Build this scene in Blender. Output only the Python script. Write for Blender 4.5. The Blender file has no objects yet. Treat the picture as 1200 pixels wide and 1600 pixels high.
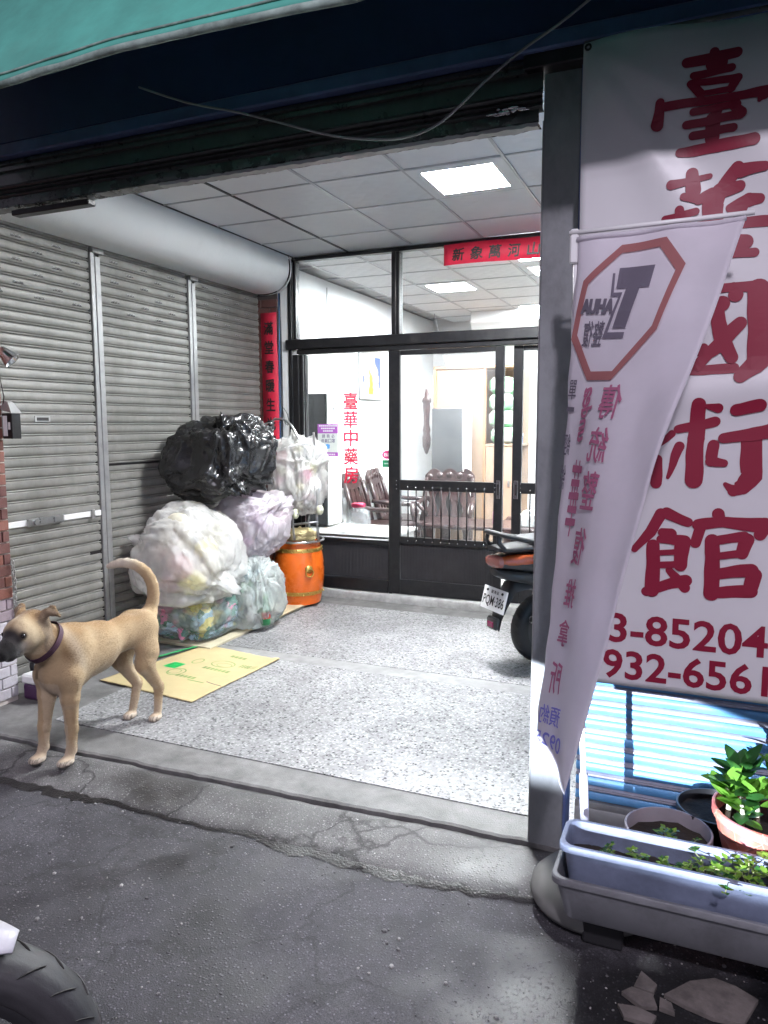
import bpy, bmesh, math, random
import numpy as np
from mathutils import Vector, Matrix, noise as mn
R = math.radians
random.seed(7)
SC = bpy.context.scene
COL = SC.collection

# ------------------------------------------------------------------ camera, world, lamps, exposure
cam_d = bpy.data.cameras.new('camera')
cam = bpy.data.objects.new('camera', cam_d); COL.objects.link(cam)
YAW, PIT, ROL = .4043, -.1161, -.0026
fw = Vector((-math.sin(YAW)*math.cos(PIT), math.cos(YAW)*math.cos(PIT), math.sin(PIT)))
rt = Vector((math.cos(YAW), math.sin(YAW), 0)); up = rt.cross(fw)
r2 = rt*math.cos(ROL)+up*math.sin(ROL); u2 = -rt*math.sin(ROL)+up*math.cos(ROL)
mw = Matrix(((r2.x, u2.x, -fw.x, 0), (r2.y, u2.y, -fw.y, 0), (r2.z, u2.z, -fw.z, 1.559), (0, 0, 0, 1)))
cam.matrix_world = mw
cam_d.sensor_fit = 'VERTICAL'; cam_d.sensor_height = 24; cam_d.lens = 24*1163.4/1600
cam_d.clip_start = .02; cam_d.clip_end = 500
SC.camera = cam

world = bpy.data.worlds.new('World'); SC.world = world; world.use_nodes = True
wn = world.node_tree; wn.nodes.clear()
wo = wn.nodes.new('ShaderNodeOutputWorld')
sky = wn.nodes.new('ShaderNodeTexSky'); sky.sky_type = 'NISHITA'; sky.sun_disc = False
sky.sun_elevation = R(-6); sky.sun_rotation = R(200)
b1 = wn.nodes.new('ShaderNodeBackground'); b1.inputs[1].default_value = .05
b2 = wn.nodes.new('ShaderNodeBackground'); b2.inputs[0].default_value = (.80, .76, .95, 1); b2.inputs[1].default_value = .30   # town glow of the night sky
ad = wn.nodes.new('ShaderNodeAddShader')
wn.links.new(sky.outputs[0], b1.inputs[0]); wn.links.new(b1.outputs[0], ad.inputs[0])
wn.links.new(b2.outputs[0], ad.inputs[1]); wn.links.new(ad.outputs[0], wo.inputs[0])

vs = SC.view_settings
vs.view_transform = 'Standard'; vs.look = 'None'; vs.exposure = .5; vs.gamma = 1; vs.use_curve_mapping = False
SC.cycles.use_denoising = True
SC.cycles.max_bounces = 8; SC.cycles.transparent_max_bounces = 24; SC.cycles.diffuse_bounces = 4
SC.cycles.glossy_bounces = 4; SC.cycles.caustics_reflective = False; SC.cycles.caustics_refractive = False
SC.cycles.sample_clamp_indirect = 6
PANEL = 285.0         # luminous ceiling panels
STREET = 260.0        # street lamp behind the photographer, W
HEADLIGHT = 1300.0     # headlamp on the scooter added beside the viewer, W

# ------------------------------------------------------------------ helpers
class MB:
    def __init__(s): s.v = []; s.f = []; s.m = []
    def add(s, vs, fs, mi=0):
        o = len(s.v); s.v += [tuple(p) for p in vs]
        s.f += [tuple(i+o for i in q) for q in fs]; s.m += [mi]*len(fs); return s
    def box(s, x0, x1, y0, y1, z0, z1, mi=0):
        return s.add([(x0,y0,z0),(x1,y0,z0),(x1,y1,z0),(x0,y1,z0),(x0,y0,z1),(x1,y0,z1),(x1,y1,z1),(x0,y1,z1)],
                     [(3,2,1,0),(4,5,6,7),(0,1,5,4),(1,2,6,5),(2,3,7,6),(3,0,4,7)], mi)
    def cb(s, x0, x1, y0, y1, z0, z1, c=.003, mi=0):
        """box with chamfered edges"""
        V = []; F = []
        X = (x0, x1); Y = (y0, y1); Z = (z0, z1); idx = {}
        for i in (0,1):
            for j in (0,1):
                for k in (0,1):
                    sx, sy, sz = (1-2*i)*c, (1-2*j)*c, (1-2*k)*c
                    for a, p in (('x', (X[i], Y[j]+sy, Z[k]+sz)), ('y', (X[i]+sx, Y[j], Z[k]+sz)), ('z', (X[i]+sx, Y[j]+sy, Z[k]))):
                        idx[(a,i,j,k)] = len(V); V.append(p)
        for i in (0,1):
            q = [idx[('x',i,j,k)] for j,k in ((0,0),(1,0),(1,1),(0,1))]; F.append(q if i else q[::-1])
            q = [idx[('y',j,i,k)] for j,k in ((0,0),(1,0),(1,1),(0,1))]; F.append(q[::-1] if i else q)
            q = [idx[('z',j,k,i)] for j,k in ((0,0),(1,0),(1,1),(0,1))]; F.append(q if i else q[::-1])
        for j in (0,1):
            for k in (0,1):
                q = [idx[('y',0,j,k)], idx[('y',1,j,k)], idx[('z',1,j,k)], idx[('z',0,j,k)]]; F.append(q if (j==k) ^ (j==0) ^ True else q[::-1])
                q = [idx[('x',j,0,k)], idx[('x',j,1,k)], idx[('z',j,1,k)], idx[('z',j,0,k)]]; F.append(q)
                q = [idx[('x',j,k,0)], idx[('x',j,k,1)], idx[('y',j,k,1)], idx[('y',j,k,0)]]; F.append(q)
        for i in (0,1):
            for j in (0,1):
                for k in (0,1): F.append([idx[('x',i,j,k)], idx[('y',i,j,k)], idx[('z',i,j,k)]])
        return s.add(V, F, mi)
    def tube(s, pts, r, n=8, cap=True, mi=0, closed=False, flat=None):
        P = [Vector(p) for p in pts]; N = len(P)
        rr = r if isinstance(r, (list, tuple)) else [r]*N
        V = []; F = []; prev = None
        for i, p in enumerate(P):
            a = P[i-1] if i or closed else P[0]; b = P[(i+1) % N] if i < N-1 or closed else P[-1]
            t = (b-a).normalized() if (b-a).length > 1e-9 else Vector((0,0,1))
            if prev is None:
                h = Vector((0,0,1)) if abs(t.z) < .9 else Vector((1,0,0))
                u = t.cross(h).normalized()
            else:
                u = prev - t*prev.dot(t)
                u = u.normalized() if u.length > 1e-6 else t.cross(Vector((0,0,1))).normalized()
            prev = u; w = t.cross(u)
            for k in range(n):
                an = 2*math.pi*k/n
                V.append(p + (u*math.cos(an) + w*math.sin(an)*(flat or 1))*rr[i])
        M_ = N if closed else N-1
        for i in range(M_):
            for k in range(n):
                a = i*n+k; b = i*n+(k+1) % n; c = ((i+1) % N)*n+(k+1) % n; d = ((i+1) % N)*n+k
                F.append((a, b, c, d))
        if cap and not closed: F.append(tuple(range(n))[::-1]); F.append(tuple((N-1)*n+k for k in range(n)))
        return s.add(V, F, mi)
    def cyl(s, p0, p1, r, n=16, mi=0): return s.tube([p0, p1], r, n, True, mi)
    def lathe(s, prof, c=(0,0,0), n=24, mi=0, axis='z', sx=1, sy=1, a0=0, a1=2*math.pi, fn=None):
        V = []; F = []; full = abs(a1-a0-2*math.pi) < 1e-6; m = n if full else n+1
        for (r, z) in prof:
            for k in range(m):
                an = a0+(a1-a0)*k/n; q = (r*math.cos(an)*sx, r*math.sin(an)*sy, z)
                if fn: q = fn(q, an)
                if axis == 'x': q = (q[2], q[0], q[1])
                elif axis == 'y': q = (q[0], q[2], q[1])
                V.append((q[0]+c[0], q[1]+c[1], q[2]+c[2]))
        for i in range(len(prof)-1):
            for k in range(n):
                F.append((i*m+k, i*m+(k+1) % m, (i+1)*m+(k+1) % m, (i+1)*m+k))
        return s.add(V, F, mi)
    def sph(s, c, r, n=12, m=8, mi=0, rot=None):
        if not isinstance(r, (tuple, list)): r = (r, r, r)
        V = []; F = []
        for i in range(m+1):
            th = math.pi*i/m
            for k in range(n):
                an = 2*math.pi*k/n
                q = Vector((r[0]*math.sin(th)*math.cos(an), r[1]*math.sin(th)*math.sin(an), r[2]*math.cos(th)))
                if rot: q = rot @ q
                V.append((q.x+c[0], q.y+c[1], q.z+c[2]))
        for i in range(m):
            for k in range(n): F.append((i*n+k, (i+1)*n+k, (i+1)*n+(k+1) % n, i*n+(k+1) % n))
        return s.add(V, F, mi)
    def grid(s, fn, nu, nv, mi=0):
        V = [fn(i/nu, j/nv) for j in range(nv+1) for i in range(nu+1)]
        F = [(j*(nu+1)+i, j*(nu+1)+i+1, (j+1)*(nu+1)+i+1, (j+1)*(nu+1)+i) for j in range(nv) for i in range(nu)]
        return s.add(V, F, mi)
    def sheet(s, fn, nu, nv, th, mi=0):
        """closed sheet of real thickness; th: offset vector"""
        t = Vector(th)
        V = [Vector(fn(i/nu, j/nv)) for j in range(nv+1) for i in range(nu+1)]; n = len(V)
        V2 = [p+t for p in V]; w = nu+1
        F = [(j*w+i, j*w+i+1, (j+1)*w+i+1, (j+1)*w+i) for j in range(nv) for i in range(nu)]
        G = [tuple(n+q for q in f[::-1]) for f in F]
        E = []
        for i in range(nu): E += [(i+1, i, n+i, n+i+1), (nv*w+i, nv*w+i+1, n+nv*w+i+1, n+nv*w+i)]
        for j in range(nv): E += [(j*w, (j+1)*w, n+(j+1)*w, n+j*w), ((j+1)*w+nu, j*w+nu, n+j*w+nu, n+(j+1)*w+nu)]
        return s.add(V+V2, F+G+E, mi)
    def prism(s, poly, z0, z1, mi=0):
        """poly (x,y) ccw, extruded in z"""
        n = len(poly)
        return s.add([(x,y,z0) for x,y in poly]+[(x,y,z1) for x,y in poly],
                     [tuple(range(n))[::-1], tuple(range(n,2*n))]+[(i,(i+1)%n,n+(i+1)%n,n+i) for i in range(n)], mi)
    def xform(s, M_): s.v = [tuple(M_ @ Vector(p)) for p in s.v]; return s
    def mesh(s, name, mats, smooth=False):
        me = bpy.data.meshes.new(name); me.from_pydata(s.v, [], s.f); me.update()
        mats = mats if isinstance(mats, (list, tuple)) else [mats]
        for m in mats: me.materials.append(m)
        if max(s.m, default=0): me.polygons.foreach_set('material_index', s.m)
        fix(me)
        if smooth is True: me.polygons.foreach_set('use_smooth', [True]*len(me.polygons))
        elif smooth:
            me.polygons.foreach_set('use_smooth', [True]*len(me.polygons)); me.set_sharp_from_angle(angle=R(smooth))
        return me
def fix(me):
    bm = bmesh.new(); bm.from_mesh(me); bmesh.ops.recalc_face_normals(bm, faces=bm.faces); bm.to_mesh(me); bm.free()

def tag(o, label=None, cat=None, group=None, kind=None):
    if label: o['label'] = label
    if cat: o['category'] = cat
    if group: o['group'] = group
    if kind: o['kind'] = kind
    return o
def thing(name, label, cat, loc=(0,0,0), rz=0, group=None):
    o = bpy.data.objects.new(name, None); COL.objects.link(o)
    o.empty_display_size = .05; o.location = loc; o.rotation_euler = (0,0,rz)
    return tag(o, label, cat, group)
def obj(name, mb, mats=None, parent=None, smooth=False, world=True, loc=None, rot=None):
    """link ONE mesh object; with world=True its vertices are world coordinates"""
    me = mb if isinstance(mb, bpy.types.Mesh) else mb.mesh(name, mats, smooth)
    o = bpy.data.objects.new(name, me); COL.objects.link(o)
    if parent is not None:
        o.parent = parent
        if world and loc is None:
            q = parent; off = Vector((0,0,0))
            while q is not None: off += q.location; q = q.parent
            o.location = -off
    if loc is not None: o.location = loc
    if rot is not None: o.rotation_euler = rot
    return o
def struct(name, mb, mats, smooth=False):
    return tag(obj(name, mb, mats, None, smooth), kind='structure')

# ------------------------------------------------------------------ materials
def nt(name):
    m = bpy.data.materials.new(name); m.use_nodes = True
    t = m.node_tree; return m, t, t.nodes['Principled BSDF'], t.nodes, t.links
def nd(t, ty, **kw):
    n = t.nodes.new(ty)
    for k, v in kw.items():
        if k.startswith('i_'):
            key = k[2:]; n.inputs[int(key) if key.isdigit() else key].default_value = v
        else: setattr(n, k, v)
    return n
def ramp(t, stops, interp='LINEAR'):
    n = t.nodes.new('ShaderNodeValToRGB'); n.color_ramp.interpolation = interp
    e = n.color_ramp.elements
    while len(e) > 1: e.remove(e[-1])
    e[0].position = stops[0][0]; e[0].color = c4(stops[0][1])
    for p, c in stops[1:]:
        q = e.new(p); q.color = c4(c)
    return n
def c4(c):
    if isinstance(c, (int, float)): return (c, c, c, 1)
    return (c[0], c[1], c[2], 1)
def mixc(t, fac, a, b, blend='MIX'):
    n = t.nodes.new('ShaderNodeMix'); n.data_type = 'RGBA'; n.blend_type = blend
    for s, v in ((n.inputs[0], fac), (n.inputs[6], a), (n.inputs[7], b)):
        if isinstance(v, bpy.types.NodeSocket): t.links.new(v, s)
        else: s.default_value = v if isinstance(v, float) else (c4(v) if s.type == 'RGBA' else v)
    return n.outputs[2]
def M(name, col, rough=.5, metal=0., var=.12, vs=6., bump=0., bs=60., rvar=.1, spec=.5, dirt=0., dcol=(.06,.055,.05), ds=3., trans=0., emis=None, coord='Object', stretch=(1,1,1), coat=0.):
    m, t, p, N, L = nt(name)
    tc = nd(t, 'ShaderNodeTexCoord'); mp = nd(t, 'ShaderNodeMapping'); mp.inputs['Scale'].default_value = stretch
    src = nd(t, 'ShaderNodeNewGeometry').outputs['Position'] if coord == 'World' else tc.outputs[coord]
    L.new(src, mp.inputs[0]); vec = mp.outputs[0]
    n1 = nd(t, 'ShaderNodeTexNoise', i_Scale=vs, i_Detail=6., i_Roughness=.65); L.new(vec, n1.inputs['Vector'])
    lo = [max(0, c*(1-var)) for c in col]; hi = [min(1, c*(1+var)) for c in col]
    rp = ramp(t, [(.3, lo), (.7, hi)]); L.new(n1.outputs[0], rp.inputs[0]); c = rp.outputs[0]
    if dirt:
        n2 = nd(t, 'ShaderNodeTexNoise', i_Scale=ds, i_Detail=8., i_Roughness=.7); L.new(vec, n2.inputs['Vector'])
        r_ = ramp(t, [(.48, 0.), (.75, min(1., dirt))]); L.new(n2.outputs[0], r_.inputs[0])
        c = mixc(t, r_.outputs[0], c, dcol)
    L.new(c, p.inputs['Base Color'])
    rr = nd(t, 'ShaderNodeMapRange'); rr.inputs[3].default_value = max(.02, rough-rvar); rr.inputs[4].default_value = min(1, rough+rvar)
    L.new(n1.outputs[0], rr.inputs[0]); L.new(rr.outputs[0], p.inputs['Roughness'])
    p.inputs['Metallic'].default_value = metal; p.inputs['Specular IOR Level'].default_value = spec
    p.inputs['Coat Weight'].default_value = coat
    if trans: p.inputs['Transmission Weight'].default_value = trans
    if bump:
        n3 = nd(t, 'ShaderNodeTexNoise', i_Scale=bs, i_Detail=4., i_Roughness=.6); L.new(vec, n3.inputs['Vector'])
        b = nd(t, 'ShaderNodeBump', i_Strength=bump, i_Distance=.004); L.new(n3.outputs[0], b.inputs['Height']); L.new(b.outputs[0], p.inputs['Normal'])
    if emis:
        p.inputs['Emission Color'].default_value = c4(emis[0]); p.inputs['Emission Strength'].default_value = emis[1]
    return m
def thin_glass(name, tint=(.97,.985,.98), refl=1.0, rough=.02, dusty=0.):
    m, t, p, N, L = nt(name); N.remove(p); out = N['Material Output']
    tr = nd(t, 'ShaderNodeBsdfTransparent'); tr.inputs[0].default_value = c4(tint)
    gl = nd(t, 'ShaderNodeBsdfGlossy'); gl.inputs['Roughness'].default_value = rough
    lw = nd(t, 'ShaderNodeFresnel', i_IOR=1.5); mx = nd(t, 'ShaderNodeMixShader')
    L.new(lw.outputs[0], mx.inputs[0]); L.new(tr.outputs[0], mx.inputs[1]); L.new(gl.outputs[0], mx.inputs[2])
    last = mx.outputs[0]
    if dusty:
        df = nd(t, 'ShaderNodeBsdfDiffuse'); df.inputs[0].default_value = (.75,.75,.75,1)
        n1 = nd(t, 'ShaderNodeTexNoise', i_Scale=3., i_Detail=6.); tc = nd(t, 'ShaderNodeTexCoord'); L.new(tc.outputs['Object'], n1.inputs['Vector'])
        mr = nd(t, 'ShaderNodeMapRange'); mr.inputs[1].default_value = .3; mr.inputs[2].default_value = .8; mr.inputs[4].default_value = dusty; L.new(n1.outputs[0], mr.inputs[0])
        m2 = nd(t, 'ShaderNodeMixShader'); L.new(mr.outputs[0], m2.inputs[0]); L.new(last, m2.inputs[1]); L.new(df.outputs[0], m2.inputs[2]); last = m2.outputs[0]
    L.new(last, out.inputs[0]); return m
def film(name, tint=(.9,.9,.88), opac=.45, rough=.28, bump=.5, bs=22., pat=None):
    """thin plastic bag film: part see-through, part milky, glossy"""
    m, t, p, N, L = nt(name); out = N['Material Output']
    p.inputs['Base Color'].default_value = c4(tint); p.inputs['Roughness'].default_value = rough; p.inputs['Specular IOR Level'].default_value = .6
    tc = nd(t, 'ShaderNodeTexCoord')
    vo = nd(t, 'ShaderNodeTexVoronoi', i_Scale=bs); vo.feature = 'DISTANCE_TO_EDGE'
    nz = nd(t, 'ShaderNodeTexNoise', i_Scale=bs*.35, i_Detail=5.); L.new(tc.outputs['Object'], nz.inputs['Vector'])
    wv = mixc(t, .12, tc.outputs['Object'], nz.outputs['Color'], 'LINEAR_LIGHT'); L.new(wv, vo.inputs['Vector'])
    ms = nd(t, 'ShaderNodeMath', operation='MULTIPLY_ADD'); L.new(vo.outputs[0], ms.inputs[0]); ms.inputs[1].default_value = -1.2; L.new(nz.outputs[0], ms.inputs[2])
    b = nd(t, 'ShaderNodeBump', i_Strength=bump, i_Distance=.012); L.new(ms.outputs[0], b.inputs['Height']); L.new(b.outputs[0], p.inputs['Normal'])
    tl = nd(t, 'ShaderNodeBsdfTranslucent'); tl.inputs[0].default_value = c4(tint)
    tr = nd(t, 'ShaderNodeBsdfTransparent')
    m1 = nd(t, 'ShaderNodeMixShader', i_0=.35); L.new(p.outputs[0], m1.inputs[1]); L.new(tl.outputs[0], m1.inputs[2])
    n2 = nd(t, 'ShaderNodeTexNoise', i_Scale=5., i_Detail=5.); L.new(tc.outputs['Object'], n2.inputs['Vector'])
    mr = nd(t, 'ShaderNodeMapRange'); mr.inputs[1].default_value = .3; mr.inputs[2].default_value = .7
    mr.inputs[3].default_value = max(0, opac-.18); mr.inputs[4].default_value = min(1, opac+.22); L.new(n2.outputs[0], mr.inputs[0])
    m2 = nd(t, 'ShaderNodeMixShader'); L.new(mr.outputs[0], m2.inputs[0]); L.new(tr.outputs[0], m2.inputs[1]); L.new(m1.outputs[0], m2.inputs[2])
    L.new(m2.outputs[0], out.inputs[0]); return m
def cloth(name, col, tl=.35, rough=.7, bump=.15, bs=400., var=.05):
    m = M(name, col, rough, var=var, vs=4, bump=bump, bs=bs, spec=.3)
    t = m.node_tree; L = t.links; p = t.nodes['Principled BSDF']; out = t.nodes['Material Output']
    tr = nd(t, 'ShaderNodeBsdfTranslucent'); L.new(p.inputs['Base Color'].links[0].from_socket, tr.inputs[0])
    mx = nd(t, 'ShaderNodeMixShader', i_0=tl); L.new(p.outputs[0], mx.inputs[1]); L.new(tr.outputs[0], mx.inputs[2]); L.new(mx.outputs[0], out.inputs[0])
    return m
def vcol(name, rough=.7, bump=.2, bs=120., var=.1, spec=.3, attr='col'):
    m, t, p, N, L = nt(name)
    a = nd(t, 'ShaderNodeAttribute', attribute_name=attr)
    tc = nd(t, 'ShaderNodeTexCoord'); n1 = nd(t, 'ShaderNodeTexNoise', i_Scale=bs, i_Detail=4.); L.new(tc.outputs['Object'], n1.inputs['Vector'])
    rp = ramp(t, [(.3, 1-var*2), (.7, 1.)]); L.new(n1.outputs[0], rp.inputs[0])
    L.new(mixc(t, 1., a.outputs['Color'], rp.outputs[0], 'MULTIPLY'), p.inputs['Base Color'])
    p.inputs['Roughness'].default_value = rough; p.inputs['Specular IOR Level'].default_value = spec
    b = nd(t, 'ShaderNodeBump', i_Strength=bump, i_Distance=.003); L.new(n1.outputs[0], b.inputs['Height']); L.new(b.outputs[0], p.inputs['Normal'])
    return m
def setcol(me, fn):
    a = me.color_attributes.new('col', 'FLOAT_COLOR', 'POINT')
    a.data.foreach_set('color', [x for v in me.vertices for x in (*fn(v.co, v.normal), 1.)])

def terrazzo():
    m, t, p, N, L = nt('terrazzo'); tc = nd(t, 'ShaderNodeTexCoord'); vec = tc.outputs['Object']
    v1 = nd(t, 'ShaderNodeTexVoronoi', i_Scale=76.); L.new(vec, v1.inputs['Vector'])
    v2 = nd(t, 'ShaderNodeTexVoronoi', i_Scale=76.); v2.feature = 'DISTANCE_TO_EDGE'; L.new(vec, v2.inputs['Vector'])
    sp = nd(t, 'ShaderNodeSeparateColor'); L.new(v1.outputs['Color'], sp.inputs[0])
    rc = ramp(t, [(0, .045), (.07, .18), (.22, .33), (.46, .48), (.68, .29), (.86, .43), (.95, .11)], 'CONSTANT'); L.new(sp.outputs[0], rc.inputs[0])
    em = ramp(t, [(.06, 0.), (.16, 1.)]); L.new(v2.outputs[0], em.inputs[0])
    nz = nd(t, 'ShaderNodeTexNoise', i_Scale=1.3, i_Detail=7., i_Roughness=.7); L.new(vec, nz.inputs['Vector'])
    base = ramp(t, [(.3, (.24,.24,.25)), (.7, (.36,.36,.37))]); L.new(nz.outputs[0], base.inputs[0])
    c = mixc(t, em.outputs[0], base.outputs[0], rc.outputs[0])
    st = ramp(t, [(.34, .55), (.66, 1.06)]); L.new(nz.outputs[0], st.inputs[0])
    c = mixc(t, .75, c, st.outputs[0], 'MULTIPLY')
    L.new(c, p.inputs['Base Color'])
    rr = nd(t, 'ShaderNodeMapRange'); rr.inputs[3].default_value = .38; rr.inputs[4].default_value = .7; p.inputs['Specular IOR Level'].default_value = .3; L.new(nz.outputs[0], rr.inputs[0]); L.new(rr.outputs[0], p.inputs['Roughness'])
    b = nd(t, 'ShaderNodeBump', i_Strength=.25, i_Distance=.002); L.new(v2.outputs[0], b.inputs['Height']); L.new(b.outputs[0], p.inputs['Normal'])
    return m
def asphalt(name, lo, hi, patch=.5):
    m, t, p, N, L = nt(name); tc = nd(t, 'ShaderNodeTexCoord'); vec = tc.outputs['Object']
    n0 = nd(t, 'ShaderNodeTexNoise', i_Scale=1.5, i_Detail=12., i_Roughness=.78); L.new(vec, n0.inputs['Vector'])
    v1 = nd(t, 'ShaderNodeTexVoronoi', i_Scale=88.); L.new(vec, v1.inputs['Vector'])
    v3 = nd(t, 'ShaderNodeTexVoronoi', i_Scale=310.); L.new(vec, v3.inputs['Vector'])
    sp = nd(t, 'ShaderNodeSeparateColor'); L.new(v1.outputs['Color'], sp.inputs[0])
    base = ramp(t, [(.32, lo), (.66, hi)]); L.new(n0.outputs[0], base.inputs[0])
    ag = ramp(t, [(0, 0.), (.35, 0.), (.75, 1.)], 'LINEAR'); L.new(sp.outputs[0], ag.inputs[0])          # which cells hold a stone
    sm = ramp(t, [(.22, 1.), (.42, 0.)]); L.new(v1.outputs['Distance'], sm.inputs[0])
    stone = nd(t, 'ShaderNodeMath', operation='MULTIPLY'); L.new(ag.outputs[0], stone.inputs[0]); L.new(sm.outputs[0], stone.inputs[1])
    stc = ramp(t, [(0, tuple(q*1.3 for q in hi)), (.6, tuple(q*1.9 for q in hi)), (.93, tuple(q*2.3 for q in hi)), (1, tuple(q*4.2 for q in hi))]); L.new(sp.outputs[1], stc.inputs[0])
    sf_ = nd(t, 'ShaderNodeMath', operation='MULTIPLY', i_1=.62); L.new(stone.outputs[0], sf_.inputs[0])
    c = mixc(t, sf_.outputs[0], base.outputs[0], stc.outputs[0])
    fn_ = nd(t, 'ShaderNodeTexNoise', i_Scale=260., i_Detail=3.); L.new(vec, fn_.inputs['Vector'])
    fr = ramp(t, [(.3, .45), (.7, 1.6)]); L.new(fn_.outputs[0], fr.inputs[0])
    c = mixc(t, 1., c, fr.outputs[0], 'MULTIPLY')
    lf = nd(t, 'ShaderNodeTexNoise', i_Scale=1.7, i_Detail=4., i_Roughness=.55); L.new(vec, lf.inputs['Vector'])
    lr = ramp(t, [(.34, .34), (.46, .85), (.55, 1.0), (.68, 1.3)]); L.new(lf.outputs[0], lr.inputs[0]); c = mixc(t, 1., c, lr.outputs[0], 'MULTIPLY')
    dn = nd(t, 'ShaderNodeTexNoise', i_Scale=3.5, i_Detail=5.); L.new(vec, dn.inputs['Vector'])
    ck = nd(t, 'ShaderNodeTexVoronoi', i_Scale=1.5); ck.feature = 'DISTANCE_TO_EDGE'; L.new(mixc(t, .22, vec, dn.outputs['Color'], 'LINEAR_LIGHT'), ck.inputs['Vector'])
    cr = ramp(t, [(0, .25), (.010, .55), (.018, 1.)]); L.new(ck.outputs[0], cr.inputs[0]); c = mixc(t, patch, c, cr.outputs[0], 'MULTIPLY')
    # a much darker patch in front of the flower boxes
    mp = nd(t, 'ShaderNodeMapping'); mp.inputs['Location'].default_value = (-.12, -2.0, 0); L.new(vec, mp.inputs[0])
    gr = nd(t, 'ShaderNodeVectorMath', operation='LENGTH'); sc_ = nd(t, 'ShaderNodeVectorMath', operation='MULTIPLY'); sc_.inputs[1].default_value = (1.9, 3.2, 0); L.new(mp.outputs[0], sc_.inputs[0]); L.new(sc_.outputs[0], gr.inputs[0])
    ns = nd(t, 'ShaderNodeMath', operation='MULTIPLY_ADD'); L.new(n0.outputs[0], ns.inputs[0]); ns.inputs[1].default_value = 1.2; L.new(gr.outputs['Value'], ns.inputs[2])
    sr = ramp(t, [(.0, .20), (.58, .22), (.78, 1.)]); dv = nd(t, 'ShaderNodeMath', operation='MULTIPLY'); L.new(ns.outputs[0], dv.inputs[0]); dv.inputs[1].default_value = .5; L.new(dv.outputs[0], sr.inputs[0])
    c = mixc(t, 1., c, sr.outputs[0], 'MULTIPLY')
    L.new(c, p.inputs['Base Color'])
    rr = nd(t, 'ShaderNodeMapRange'); rr.inputs[1].default_value = .35; rr.inputs[2].default_value = .55; rr.inputs[3].default_value = .32; rr.inputs[4].default_value = .85; L.new(lf.outputs[0], rr.inputs[0]); L.new(rr.outputs[0], p.inputs['Roughness'])
    iv = nd(t, 'ShaderNodeMath', operation='MULTIPLY_ADD', i_1=.7); L.new(fn_.outputs[0], iv.inputs[0]); L.new(stone.outputs[0], iv.inputs[2])
    b = nd(t, 'ShaderNodeBump', i_Strength=.45, i_Distance=.004); L.new(iv.outputs[0], b.inputs['Height']); L.new(b.outputs[0], p.inputs['Normal'])
    return m

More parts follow.
